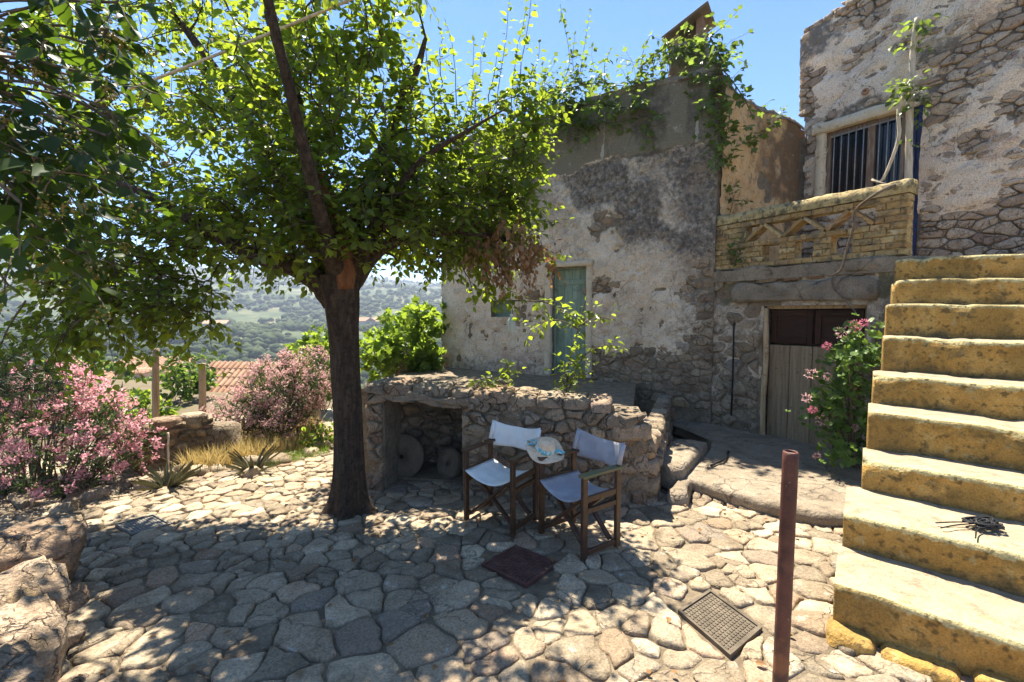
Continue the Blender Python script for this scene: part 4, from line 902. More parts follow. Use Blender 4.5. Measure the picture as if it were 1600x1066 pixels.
# lower end block and the side wall running back to the house
bu = W5.uz(958, 668)[0]; bz = bz_
V, Fc = stone_geo([(bu - .02, bz - .2), (L5 + .03, bz - .17), (L5 + .03, bz), (bu - .02, bz)], .004, .42, .04, .02, 16, rg, .02, 3); mk('end_stone', [W5.pt(*v) for v in V], Fc, M['rubble'], ter)
WS = Wall((1.32, 4.27), (2.55, 7.2)); rg = random.Random(52)
for z0_, z1_, h in ((-.3, -.05, .08), (-.05, .14, .06), (.14, .32, .07), (.32, .5, .05)):
    u = 0
    while u < 2.8:
        e = u + rg.uniform(.2, .42); V, Fc = stone_geo([(u, z0_), (e, z0_), (e, z1_), (u, z1_)], .006, .12, h + .03 * rg.random(), .02, 11, rg, .025, 2); mk('stone', [WS.pt(*v) for v in V], Fc, M['rubble'], ter); u = e
# back of the store: rough stones seen in the dark, with the deeper black passage on the right
WB = Wall(W5.pt(ou0 - .3, 0, -.70).xy, W5.pt(ou0 + .62, 0, -1.05).xy)
core('cellar_wall', WB, [(0, WB.L, -.3, -.02, -.3, .79)], M['mortar'], ter)
s6 = scatter((0, WB.L, -.2, .78), lambda x, z: .12 + .12 * rg.random(), None, 2500, rg, 1, 1.4)
stones(ter, wmap(WB), voronoi(s6, (0, WB.L, -.25, .79), 1, 1.4), M['rubble'], 'stone', 80, gap=.008, depth=.05, h=lambda c: .04 * rg.random(), rough=.02, n=10, bev=.02, tilt=.1)
# rim stones at the far left of the deck
for i in range(3):
    a = W1.pt(-.9 + .1 * i, 0, .35 - .35 * i * .2); V, Fc = stone_geo([(0, 0), (.4, 0), (.4, .22), (0, .22)], .01, .3, .12 + .05 * rg.random(), .02, 12, rg, .03, 2)
    mk('rim_stone', [(a.x + v[0] - .2, a.y + v[1] - .5 * i, TZ + .02 + v[2]) for v in V], Fc, M['rubble'], ter)

# ------------------------------------------------------------------ entrance platform before the stable door
plat = thing('entrance_platform', 'low smooth cement platform on rubble stones before the stable door', 'platform', (2.6, 5, 0))
top = [PZ(1058, 742, .03), PZ(1140, 768, .03), PZ(1230, 792, .03), PZ(1318, 805, .03), Vector((3.5, 3.95, .03)), Vector((4.5, 5.05, .03)), Vector((3.2, 7.0, .03)), Vector((2.45, 7.1, .03)), PZ(1110, 690, .03)]
V = []; Fc = []; m = len(top); cx = sum((p for p in top), Vector()) / m
ring = crom([np.array(p) for p in top] + [np.array(top[0])], 4)[:-1]; nr_ = len(ring)
for (sc, z) in ((.99, -.115), (1.0, -.06), (.996, -.02), (.975, .005), (.93, .012), (.6, .015)):
    for q in ring:
        x, y = cx.x + (q[0] - cx.x) * sc, cx.y + (q[1] - cx.y) * sc; V.append((x + .015 * (rg.random() - .5), y + .015 * (rg.random() - .5), .02 + z + .012 * (float(fbm(x * 3, y * 3, 3, 5)) - .5)))
for k in range(5): Fc += [[k * nr_ + i, k * nr_ + (i + 1) % nr_, (k + 1) * nr_ + (i + 1) % nr_, (k + 1) * nr_ + i] for i in range(nr_)]
Fc.append([5 * nr_ + i for i in range(nr_)]); mk('slab', V, Fc, M['slab'], plat)
front = [np.array(PZ(1046, 768, -.1)), np.array(PZ(1100, 782, -.12)), np.array(PZ(1180, 806, -.13)), np.array(PZ(1250, 826, -.13)), np.array(PZ(1322, 836, -.13))]
fc = crom(front, 4)
for k in range(len(fc) - 1):
    a, b = Vector(fc[k]), Vector(fc[k + 1]); WF = Wall((a.x, a.y + .06), (b.x, b.y + .06)); V, Fc = stone_geo([(0, -.28), (WF.L, -.28), (WF.L, -.075), (0, -.075)], .008, .2, .05 + .05 * rg.random(), .02, 11, rg, .025, 2)
    mk('stone', [WF.pt(*v) for v in V], Fc, M['rubble'], plat)
# two rough steps between terrace and platform
for (poly, z, th) in (([(1012, 715), (1062, 738), (1108, 690), (1060, 682)], .14, .24), ([(1036, 770), (1062, 748), (1085, 742), (1075, 776)], .0, .2)):
    g = [PZ(px, py, z) for px, py in poly]; V, Fc = stone_geo([(p.x, p.y) for p in g], .0, th, 0, .025, 14, rg, .03, 3); mk('block', [(v[0], v[1], z + v[2]) for v in V], Fc, M['slab'], plat)

# ------------------------------------------------------------------ boulder wall in the left foreground
bw = thing('boulder_wall', 'low wall of big flat weathered boulders in the near left corner', 'wall', (-2.2, 2.0, 0))
rg = random.Random(61)
def boulder(cx, cy, cz, sx, sy, sz, rz, seed):
    nlat, nlon = 26, 40; V = []; Fc = []; r_ = random.Random(seed); ca, sa = math.cos(rz), math.sin(rz)
    cuts = [Vector((0, 0, 1))] + [Vector((r_.uniform(-.35, .35), r_.uniform(-.35, .35), 1)).normalized() for _ in range(2)] + [rv_.normalized() for rv_ in [Vector((r_.gauss(0, 1), r_.gauss(0, 1), r_.gauss(0, .35))) for _ in range(14)]]
    dist_ = [r_.uniform(.62, .86) for _ in cuts]
    D = []
    for i in range(nlat + 1):
        th = math.pi * i / nlat
        for j in range(nlon): ph = 2 * math.pi * j / nlon; D.append((math.sin(th) * math.cos(ph), math.sin(th) * math.sin(ph), math.cos(th)))
    D = np.array(D); q = (np.abs(D) ** 5).sum(1) ** -.2
    for c_, d_ in zip(cuts, dist_):
        k = D @ np.array(c_); q = np.where(k > .05, np.minimum(q, d_ / np.maximum(k, .05)), q)
    q = q * (1 + .13 * (fbm(D[:, 0] * 2.2 + seed, D[:, 1] * 2.2 + D[:, 2] * 3, 4, seed) - .5) + .17 * (fbm(D[:, 0] * 7 + seed, D[:, 1] * 6 + D[:, 2] * 14, 4, seed + 5) - .5))
    v = D * q[:, None]; x, y = v[:, 0] * sx, v[:, 1] * sy
    V = np.stack([cx + ca * x - sa * y, cy + sa * x + ca * y, cz + v[:, 2] * sz], 1)
    for i in range(1, nlat + 1): Fc += [[(i - 1) * nlon + j, i * nlon + j, i * nlon + (j + 1) % nlon, (i - 1) * nlon + (j + 1) % nlon] for j in range(nlon)]
    return V, Fc
BO = [(-3.02, 2.72, .20, .34, .26, .30, -.72), (-2.66, 2.30, .16, .36, .26, .30, -.75), (-2.32, 1.96, .15, .32, .26, .29, -.8), (-2.06, 1.62, .13, .30, .26, .28, -.75), (-1.80, 1.28, .12, .30, .28, .28, -.8), (-1.55, .95, .10, .30, .3, .28, -.8),
      (-3.42, 2.40, .24, .36, .34, .32, -.5), (-3.02, 1.98, .2, .38, .34, .31, -.6), (-2.62, 1.58, .19, .36, .34, .30, -.9), (-2.28, 1.22, .17, .36, .34, .28, -.7), (-3.6, 1.8, .24, .44, .4, .32, -.3), (-3.1, 1.35, .22, .4, .36, .32, -.4), (-3.85, 2.75, .22, .42, .36, .3, -.4),
      (-2.72, 2.62, -.02, .14, .12, .12, .3), (-2.10, 1.98, -.05, .13, .12, .10, .8), (-2.40, 2.30, .0, .10, .09, .10, .2)]
for k, b in enumerate(BO):
    V, Fc = boulder(*b, k + 3); mk('boulder', V, Fc, M['boulder'], bw)
# ------------------------------------------------------------------ director's chairs
def cloth(fn, nu, nv, th, name, mat, parent, frame):
    V = []; Fc = []
    for s in (0, 1):
        for i in range(nu + 1):
            for j in range(nv + 1):
                p = fn(i / nu, j / nv); V.append((p[0], p[1], p[2] - s * th) if name == 'seat' else (p[0], p[1] + s * th, p[2]))
    o = (nu + 1) * (nv + 1); I = lambda i, j, s: s * o + i * (nv + 1) + j
    for i in range(nu):
        for j in range(nv): Fc += [[I(i, j, 0), I(i + 1, j, 0), I(i + 1, j + 1, 0), I(i, j + 1, 0)], [I(i, j, 1), I(i, j + 1, 1), I(i + 1, j + 1, 1), I(i + 1, j, 1)]]
    for i in range(nu): Fc += [[I(i, 0, 0), I(i, 0, 1), I(i + 1, 0, 1), I(i + 1, 0, 0)], [I(i, nv, 0), I(i + 1, nv, 0), I(i + 1, nv, 1), I(i, nv, 1)]]
    for j in range(nv): Fc += [[I(0, j, 0), I(0, j + 1, 0), I(0, j + 1, 1), I(0, j, 1)], [I(nu, j, 0), I(nu, j, 1), I(nu, j + 1, 1), I(nu, j + 1, 0)]]
    return mk(name, V, Fc, mat, parent, frame)
def chair(label, loc, back, cmat, seed, armmat):
    rz = math.atan2(back[1], back[0]) - math.pi / 2
    t = thing('directors_chair', label, 'chair', loc, rz, "folding director's chairs by the terrace wall"); f = wm(t)
    W, D, A, wd = .50, .35, .62, M['chairwood']; x = W / 2; y = D / 2; rg = random.Random(seed)
    def b(name, *q, mat=wd): MB().bbox(*q, .004).build(name, mat, t, f)
    for sx in (-1, 1):
        X0, X1 = (sx * x - .016, sx * x + .016)
        for sy in (-1, 1): b('leg', X0, X1, sy * y - .024, sy * y + .024, 0, A)
        b('armrest', sx * x - .032, sx * x + .032, -y - .035, y + .04, A + .001, A + .024, mat=armmat if sx > 0 or seed == 2 else wd)
        b('side_rail', X0 + .004, X1 - .004, -y + .025, y - .025, A - .19, A - .145)
        b('side_rail', X0 + .004, X1 - .004, -y + .025, y - .025, .345, .385)
        b('foot_rail', X0 + .004, X1 - .004, -y + .025, y - .025, .03, .07)
        MB().bar((sx * x, y - .0, A + .02), (sx * x, y + .06, .80), .03, .022, (1, 0, 0)).build('back_post', wd, t, f)
        b('seat_rail', sx * (x - .045) - .014, sx * (x - .045) + .014, -y + .0, y, .405, .436)
    for sy, o in ((-1, .02), (1, -.02)):
        MB().bar((-x + .03, sy * y * .86, .06), (x - .05, sy * y * .86, .43), .022, .04, (0, 1, 0)).build('cross_brace', wd, t, f)
        MB().bar((x - .03, sy * y * .86 + o, .06), (-x + .05, sy * y * .86 + o, .43), .022, .04, (0, 1, 0)).build('cross_brace', wd, t, f)
    sag = .075
    cloth(lambda u, v: ((u - .5) * (W - .035), (v - .5) * (D + .07), .462 - sag * (1 - (2 * u - 1) ** 2) * (1 - .1 * math.sin(v * 3)) + .006 * math.sin(v * 17 + u * 6) * (1 - abs(2 * u - 1))), 16, 10, .004, 'seat', cmat, t, f)
    def bk(u, v):
        z = .585 + .215 * v; bow = (1 - (2 * u - 1) ** 2); yy = y + .035 + .035 * max(0, z - .62) / .17 + .065 * bow
        top = -.03 * bow * v + .02 * (abs(2 * u - 1) ** 3) * v; yy += .007 * math.sin(u * 13 + v * 5 + seed) * bow
        return ((u - .5) * (W + .035), yy - .02, z + top)
    o = cloth(bk, 18, 8, .005, 'backrest', cmat, t, f)
    for sx in (-1, 1):
        m = MB().tube([(sx * x, y + .006, .65), (sx * x, y + .058, .80)], .021, 8, True); m.build('sleeve', cmat, o, f, True)
    return t, f
A_, B_, C_ = G(848, 841), G(908, 879), G(961, 857)
bd2 = (C_ - B_); ang = math.atan2(bd2.y, bd2.x); ctr = (A_ + C_) / 2
wdir = (B_ - A_).normalized(); bdir = Vector((-wdir.y, wdir.x, 0)); bdir = (bdir + bd2.normalized()).normalized()
ct, cf = chair("director's chair with sagging blue grey canvas, right of the two by the terrace wall", (ctr.x, ctr.y, gz(ctr.x, ctr.y) + .028), bdir, M['bluecloth'], 1, M['greenwood'])
A2, B2, C2 = G(736, 822), G(787, 839), G(828, 812)
c2 = (A2 + C2) / 2; w2d = (B2 - A2).normalized(); b2 = Vector((-w2d.y, w2d.x, 0)); b2 = (b2 * 1.0 + (C2 - B2).normalized()).normalized()
chair("director's chair with white canvas seat and back, left of the two by the terrace wall", (c2.x, c2.y, gz(c2.x, c2.y) + .028), b2, M['whitecloth'], 3, M['chairwood'])
# straw hat lying on the near arm between the chairs
hp = cf @ Vector((-.30, -.10, .675))
hat = thing('straw_hat', 'pale straw hat with turquoise scarf band lying on the chair arm', 'hat', hp)
Hm = Matrix.Translation(hp) @ Matrix.Rotation(R(24), 4, (hp - CAM).cross(Vector((0, 0, 1))).normalized() * 1.0) @ Matrix.Rotation(R(12), 4, 'Y')
prof = [(.001, .098), (.045, .095), (.068, .082), (.080, .05), (.086, .012), (.10, .004), (.135, -.002), (.165, .004), (.167, .0), (.135, -.008), (.10, -.003), (.083, .004), (.076, .048), (.064, .076), (.04, .088), (.001, .09)]
m = MB().lathe(prof, 30, Hm); hv = []
for (x, y, z) in m.v: hv.append((x, y, z))
wob = random.Random(2); V = [Vector(v) + (Hm.to_3x3() @ Vector((0, 0, 1))) * (.016 * math.sin(3 * math.atan2(*((Hm.inverted() @ Vector(v)).xy))) * (1 if (Hm.inverted() @ Vector(v)).xy.length > .11 else 0)) for v in m.v]
mk('straw', V, m.f, M['straw'], hat)
MB().lathe([(.0865, .012), (.092, .016), (.088, .045), (.0805, .052)], 30, Hm).build('scarf_band', M['turq'], hat, smooth=True)
m = MB()
for k, (a, ln) in enumerate(((2.2, .17), (2.6, .15), (-.6, .13))):
    q = [Hm @ Vector((math.cos(a + .1 * j) * (.088 + ln * .5 * j / 4), math.sin(a + .1 * j) * (.088 + ln * .5 * j / 4), .03 - .016 * j * (1 if j < 2 else .6) + .012)) for j in range(5)]
    V = []
    for j, p in enumerate(q): V += [p + Vector((0, 0, .0)), p + (Hm.to_3x3() @ Vector((-math.sin(a), math.cos(a), 0))) * (.045)]
    MB().add(V, [[2 * j, 2 * j + 1, 2 * j + 3, 2 * j + 2] for j in range(4)]).build('scarf_tail', M['turq'], hat, smooth=True)

# ------------------------------------------------------------------ pipe, cord, hose, millstones, hanging bottle
pp = P(1232, 703, 1.62); post = thing('iron_post', 'rusty dark red iron pipe standing upright in the right foreground', 'post', (pp.x, pp.y, gz(pp.x, pp.y)))
rp = .0265; zt = pp.z - .005; zb = gz(pp.x, pp.y) - .12
m = MB(); nz = 40
m.lathe([(rp + .0006 * (rnd.random() - .5), zb + (zt - .006 - zb) * i / nz) for i in range(nz + 1)] + [(rp - .003, zt - .001), (rp - .006, zt), (rp - .007, zt - .005), (rp - .007, zt - .25)], 28, Matrix.Translation((pp.x, pp.y, 0)) @ Matrix.Rotation(R(.4), 4, 'Y'))
m.build('pipe', M['rust'], post, smooth=True)
m = MB().lathe([(.0, .012), (rp + .02, .010), (rp + .05, -.02)], 20, Matrix.Translation((pp.x, pp.y, gz(pp.x, pp.y) + .015))); m.build('cement_collar', M['slab'], post, smooth=True)
sp = pts[5 - 3] ; rc = random.Random(23)
cpt = PZ(1537, 822, P(1318, 803, 2.79).z + .012)
m = MB(); q = []
for i in range(46):
    a = i * 1.9 + rc.random(); r = .10 * math.sqrt(rc.random()); q.append((cpt.x + r * 1.15 * math.cos(a), cpt.y + r * .7 * math.sin(a), cpt.z + .008 + .030 * rc.random()))
m.tube(crom(q, 4), .0055, 6)
for e in ((1462, 818), (1524, 842), (1470, 826)):
    p = PZ(*e, cpt.z); m.tube(crom([q[3], (p * .5 + cpt * .5) + Vector((0, .01, .012)), p + Vector((0, 0, .004))], 5), .004, 6)
tag(m.build('cord_tangle', M['black'], smooth=True), 'black tangle of cord lying on a worn tread of the steps', 'cord')
m = MB(); hq = [W2.pt(*W2.uz(px, py, .07), .075) for px, py in ((1147, 505), (1146, 560), (1144, 620), (1141, 680))] ; e = PZ(1136, 712, .06); hq += [e, PZ(1118, 724, .06), PZ(1111, 728, .055)]
m.tube(crom([np.array(x) for x in hq], 5), .013, 8); tag(m.build('hose', M['black'], smooth=True), 'thin black hose running down the wall left of the stable door', 'hose')
def millstone(c, rad, th, tilt, rz, label):
    t = thing('millstone', label, 'millstone', c, 0, 'old millstones in the store under the terrace'); Mx = Matrix.Translation(c) @ Matrix.Rotation(rz, 4, 'Z') @ Matrix.Rotation(R(90 - tilt), 4, 'X')
    pr = [(.028, -th / 2), (rad - .02, -th / 2), (rad, -th / 2 + .02), (rad, th / 2 - .02), (rad - .02, th / 2), (rad * .6, th / 2 + .004), (.032, th / 2), (.028, th / 2 - .01), (.028, -th / 2)]
    m = MB().lathe(pr, 34, Mx); V = [Vector(v) + Vector([.006 * (rnd.random() - .5) for _ in 'xyz']) for v in m.v]; o = mk('disc', V, m.f, M['millstone'], t); 
ms = W5.pt(ou0 + .22, 0, -.46); mp = P(629, 753, ms.y); rad = (790 - 718) / 2 / F * ms.y
millstone((mp.x, mp.y, gz(mp.x, mp.y) + rad - .01), rad, .11, 10, W5.rz + .15, 'round millstone with a centre hole leaning upright against the store wall')
mp2 = P(704, 768, ms.y + .0); millstone((mp2.x, mp2.y, gz(mp2.x, mp2.y) + .17), .18, .12, 16, W5.rz - .5, 'smaller millstone half hidden in the dark right side of the store')
# a rope of cable strung through the tree, to a wooden spike
def cable(a, b, sag, r, name, label):
    a, b = Vector(a), Vector(b); q = [a.lerp(b, t / 14) - Vector((0, 0, sag * 4 * (t / 14) * (1 - t / 14))) for t in range(15)]
    m = MB().tube(q, r, 6); tag(m.build(name, M['palewood'], smooth=True), label, 'cable')
cable(P(-60, 235, 4.6), P(640, -40, 3.3), .04, .0125, 'cable', 'pale cable strung across the upper left through the tree crown')
# hanging trap bottle
bp = P(799, 507, 6.2); bt = thing('hanging_bottle', 'clear plastic bottle hanging from a twig before the plaster wall', 'bottle', bp)
pl = N('clear plastic'); b_ = pl.bsdf((.62, .66, .62), .2, None, .5); b_.inputs['Transmission Weight'].default_value = .35; M['plastic'] = pl.m
MB().lathe([(0, -.12), (.05, -.12), (.056, -.10), (.056, .03), (.04, .075), (.018, .10), (.018, .125), (.0, .126)], 16, Matrix.Translation(bp)).build('bottle_body', M['plastic'], bt, smooth=True)
MB().lathe([(.021, .118), (.021, .14), (0, .141)], 12, Matrix.Translation(bp)).build('bottle_cap', M['whitecloth'], bt, smooth=True)
MB().tube([bp + Vector((0, 0, .14)), bp + Vector((.01, 0, .34))], .003, 5).build('string', M['whitecloth'], bt)
# clay tile fragment and pots of rubble on the terrace corner
V, Fc = stone_geo([(0, 0), (.22, 0), (.22, .12), (0, .12)], 0, .04, .0, .01, 10, rnd, .015, 2); p = W5.pt(L5 - .25, bz + .01, -.16)
tag(mk('tile_shard', [(p.x + v[0], p.y + v[1], p.z + v[2] + .05) for v in V], Fc, M['tile']), 'red clay tile fragment lying on the low end of the terrace wall', 'tile')
# ------------------------------------------------------------------ leaves
T_OV = (np.array([(0, 0, 0), (0, .36, -.02), (0, .70, -.03), (0, 1.05, -.10), (-.34, .20, .05), (-.36, .56, .05), (.34, .20, .05), (.36, .56, .05)], float),
        np.array([(0, 1, 4), (1, 2, 5), (1, 5, 4), (2, 3, 5), (0, 6, 1), (1, 7, 2), (1, 6, 7), (2, 7, 3)]))
T_LAN = (np.array([(0, 0, 0), (-.10, .45, .02), (.10, .45, .02), (0, .5, -.02), (0, 1, -.06)], float), np.array([(0, 3, 1), (0, 2, 3), (3, 4, 1), (3, 2, 4)]))
T_VINE = (np.array([(0, 0, 0), (0, .5, -.03), (0, 1.0, -.12), (-.55, .55, -.02), (.55, .55, -.02), (-.30, .12, .03), (.30, .12, .03), (-.25, .62, .03), (.25, .62, .03), (-.42, .3, .02), (.42, .3, .02)], float),
          np.array([(0, 1, 5), (5, 1, 9), (9, 1, 3), (3, 1, 7), (7, 1, 2), (0, 6, 1), (6, 10, 1), (10, 4, 1), (4, 8, 1), (8, 2, 1)]))
a_ = np.linspace(.35, 2 * math.pi - .35, 10) - math.pi / 2
T_RND = (np.concatenate([[(0, .5, -.06)], np.stack([.5 * np.cos(a_), .5 + .5 * np.sin(a_) * .95, .06 * np.cos(a_ * 5)], 1)]), np.array([(0, i, i + 1) for i in range(1, 10)]))
T_PET = (np.array([(0, 0, 0), (-.32, .6, .12), (.32, .6, .12), (0, 1, .10)], float), np.array([(0, 2, 1), (1, 2, 3)]))
T_BLADE = (np.array([(-.022, 0, 0), (.022, 0, 0), (-.016, .55, .05), (.016, .55, .05), (0, 1, .22)], float), np.array([(0, 1, 3), (0, 3, 2), (2, 3, 4)]))
def frames(d, nrm):
    """rotation matrices whose y runs along d and z near nrm"""
    y = d / (np.linalg.norm(d, axis=1, keepdims=True) + 1e-9); x = np.cross(y, nrm); x /= np.linalg.norm(x, axis=1, keepdims=True) + 1e-9
    return np.stack([x, y, np.cross(x, y)], -1)
def vary(Rm):
    """no two leaves alike: width and curl differ"""
    q = np.random.default_rng(len(Rm)); Rm = Rm.copy(); Rm[:, :, 0] *= q.uniform(.72, 1.12, (len(Rm), 1)); Rm[:, :, 2] *= q.uniform(.2, 2.6, (len(Rm), 1)); return Rm
def batch(T, p, d, nrm, s):
    V0, F0 = T; Rm = vary(frames(d, nrm) * s[:, None, None]); V = np.einsum('nij,kj->nki', Rm, V0) + p[:, None, :]
    Fc = F0[None] + (np.arange(len(p)) * len(V0))[:, None, None]; return V.reshape(-1, 3), Fc.reshape(-1, 3)
class Leaves:
    def __init__(s): s.p = []; s.d = []; s.n = []; s.s = []
    def add(s, p, d, n, sz): s.p.append(tuple(p)); s.d.append(tuple(d)); s.n.append(tuple(n)); s.s.append(sz)
    def build(s, T, mat, parent, name='leaves', single=0, singlename='leaf', rank=None, smooth=False):
        p, d, n, z = (np.array(a, float) for a in (s.p, s.d, s.n, s.s))
        if single:
            r = np.linalg.norm(p - np.array(CAM), axis=1) / z; px = p[:, 0] / np.maximum(p[:, 1], .1)
            r = r + 1e3 * ((np.abs(px) > 1.14) | (p[:, 1] < .2) | (p[:, 2] > 1.75 + .78 * p[:, 1])); o = np.argsort(r); sel = o[:single]; rest = o[single:]
            me = tris_mesh(singlename, T[0], T[1], mat, smooth); Rm = vary(frames(d[sel], n[sel]) * z[sel][:, None, None])
            for k, i in enumerate(sel):
                m4 = Matrix(Rm[k].tolist()).to_4x4(); m4.translation = Vector(p[i]); link(singlename, me, parent, m4)
            p, d, n, z = p[rest], d[rest], n[rest], z[rest]
        if len(p):
            o = link(name, tris_mesh(name, *batch(T, p, d, n, z), mat, smooth), parent); o['kind'] = 'stuff'; return o
def rv(g): 
    v = Vector((g.gauss(0, 1), g.gauss(0, 1), g.gauss(0, 1))); return v.normalized()
def shoot(L, pts, sz, step, g, start=.25, droop=.35, spread=1.0, upn=.8):
    """alternate leaves along a twig"""
    pts = [Vector(p) for p in pts]; seg = [(pts[i + 1] - pts[i]).length for i in range(len(pts) - 1)]; tot = sum(seg); t = tot * start; side = 1
    while t < tot:
        a = t; i = 0
        while i < len(seg) - 1 and a > seg[i]: a -= seg[i]; i += 1
        d = (pts[i + 1] - pts[i]).normalized(); p = pts[i] + d * a; o = d.cross(Vector((0, 0, 1)))
        if o.length < .1: o = Vector((1, 0, 0))
        o.normalize(); o = Matrix.Rotation(g.uniform(-.9, .9), 3, d) @ o
        ld = (o * side * spread + d * .55 + Vector((0, 0, -droop)) + rv(g) * .35).normalized(); k = sz * g.uniform(.5, 1.25) * (1 - .35 * (t / tot) ** 3)
        L.add(p + o * side * .25 * k, ld, (Vector((0, 0, upn)) + rv(g) * .55 + d * .2).normalized(), k); t += step * g.uniform(.7, 1.3); side = -side
    d = (pts[-1] - pts[-2]).normalized(); L.add(pts[-1], (d + rv(g) * .3), (Vector((0, 0, 1)) + rv(g) * .6).normalized(), sz * .7)
def curve(a, d, ln, g, n=5, bend=.25, grav=0.0):
    q = [Vector(a)]; d = Vector(d).normalized()
    for _ in range(n): d = (d + rv(g) * bend + Vector((0, 0, grav))).normalized(); q.append(q[-1] + d * (ln / n))
    return q
def inell(g, c, r):
    while True:
        v = Vector((g.uniform(-1, 1), g.uniform(-1, 1), g.uniform(-1, 1)))
        if v.length < 1: break
    k = v.length ** -.25 if v.length > 0 else 1; v = v * min(k, 1 / max(v.length, .3)) * .98
    return Vector((c[0] + v.x * r[0], c[1] + v.y * r[1], c[2] + v.z * r[2]))

# ------------------------------------------------------------------ the mulberry
g = random.Random(5)
tb = G(547, 800); ZT = tb.y
tree = thing('mulberry_tree', 'big leafy mulberry with a thick dark trunk shading the paved yard', 'tree', tb)
def px2m(r, Y=None): return r / F * (Y or ZT)
tp = [(548, 815, 33), (547, 795, 28), (546, 760, 24), (545, 700, 21.5), (543, 640, 21), (540, 580, 22), (537, 520, 24), (534, 470, 28), (531, 432, 31)]
path = [P(x, y, ZT) for x, y, r in tp]; rad = [px2m(r) for *_, r in tp]
cr = crom([np.append(np.array(p), r) for p, r in zip(path, rad)], 5); nseg = 30; V = []; Fc = []
for i, c in enumerate(cr):
    for k in range(nseg):
        a = 2 * math.pi * k / nseg; z = c[2]; flare = 1 + .6 * math.exp(-max(0, z - tb.z) / .14) * (.5 + .5 * math.cos(5 * a + 1)); fl = 1 + .10 * math.cos(4 * a + z * .8) + .09 * (float(fbm(a * 3.2 + 9, z * 1.1, 3, 5)) - .5) * 2 + .05 * (float(fbm(a * 14, z * 2.2, 2, 8)) - .5) * 2
        V.append((c[0] + math.cos(a) * c[3] * fl * flare, c[1] + math.sin(a) * c[3] * fl * flare, z))
    if i: Fc += [[(i - 1) * nseg + k, (i - 1) * nseg + (k + 1) % nseg, i * nseg + (k + 1) % nseg, i * nseg + k] for k in range(nseg)]
mk('trunk', V, Fc, M['bark'], tree)
nodes = []   # (position, radius, distance from the trunk)
def limb(spec, mat='bark', name='limb'):
    """spec: list of (px,py,Y,radius px)"""
    q = crom([np.append(np.array(P(x, y, Y)), px2m(r, Y)) for x, y, Y, r in spec], 5); m = MB(); m.tube([c[:3] for c in q], [c[3] for c in q], 12, True, .16, g); m.build(name, M[mat], tree, smooth=True)
    dd = 0
    for i, c in enumerate(q):
        if i: dd += np.linalg.norm(c[:3] - q[i - 1][:3])
        if c[3] < .09 or dd > .6: nodes.append([Vector(c[:3]), c[3], dd])
limb([(524, 470, ZT, 20), (498, 440, ZT - .05, 18), (455, 415, ZT - .1, 15), (390, 395, ZT - .1, 12), (310, 350, ZT, 9), (220, 300, ZT, 6), (130, 270, ZT, 3)])
limb([(530, 450, ZT, 20), (512, 380, ZT - .0, 12), (482, 290, ZT + .1, 8), (466, 160, ZT + .2, 7), (430, 60, ZT + .3, 6.5), (405, -60, ZT + .3, 8), (390, -180, ZT - .6, 6)])
limb([(541, 450, ZT, 22), (552, 380, ZT + .1, 14), (575, 290, ZT + .2, 11), (612, 200, ZT + .25, 7), (650, 110, ZT + .3, 6), (665, 60, ZT + .3, 3)])
limb([(544, 445, ZT, 18), (590, 392, ZT + .05, 11), (640, 372, ZT + .1, 8), (710, 362, ZT + .2, 6), (790, 375, ZT + .4, 4)])
limb([(540, 450, ZT - .05, 20), (535, 400, ZT - .10, 17), (524, 350, ZT - .14, 14), (510, 300, ZT - .18, 11), (502, 270, ZT - .18, 9)], 'redbark')
limb([(532, 445, ZT, 18), (500, 330, ZT - .5, 11), (455, 150, ZT - .9, 8), (400, -90, ZT - 1.3, 7), (380, -350, ZT - 2.0, 6)])
limb([(535, 445, ZT + .05, 18), (470, 340, ZT + .5, 15), (400, 210, ZT + .9, 11), (330, 100, ZT + 1.1, 7), (270, 20, ZT + 1.2, 4)])
limb([(541, 445, ZT, 16), (600, 330, ZT - .1, 9), (660, 250, ZT - .2, 5), (730, 205, ZT - .2, 3), (790, 170, ZT - .2, 1.2)])
ELL = [(560, 250, 4.4, 1.15, .8, 1.05, 58), (340, 260, 4.6, 1.15, .5, 1.0, 110), (250, 80, 5.3, 1.6, .55, 1.15, 100), (700, 285, 4.6, .72, .5, .62, 42), (190, 430, 4.1, .85, .3, .5, 70), (420, 360, 4.2, .95, .5, .40, 58),
       (450, -140, 3.9, 1.6, 1.0, .7, 40), (735, 400, 4.75, .35, .4, .30, 20), (110, 310, 4.55, .9, .4, .95, 75), (470, 100, 4.2, .75, .9, .7, 45), (640, 350, 4.4, .65, .5, .42, 55), (500, 320, 3.95, .9, .3, .5, 42), (640, 280, 4.1, .65, .3, .5, 32), (790, 235, 4.7, .42, .28, .65, 46), (715, 335, 6.5, 1.0, .9, .7, 70), (600, 330, 5.9, .9, .6, .6, 40), (470, 210, 3.9, .5, .3, .7, 34), (525, 375, 3.9, .65, .2, .28, 26), (540, 120, 4.3, .6, .45, .6, 22), (775, 330, 4.7, .42, .28, .42, 30), (300, 480, 4.1, .35, .3, .22, 12), (560, -40, 4.0, .5, .5, .4, 8)]
att = []
for (px, py, Y, rx, ry, rz_, n) in ELL:
    c = P(px, py, Y)
    for _ in range(n): att.append(inell(g, c, (rx, ry, rz_)))
ctr_ = path[-1]; att.sort(key=lambda p: (p - ctr_).length)
m = MB(); L = Leaves(); tw = MB()
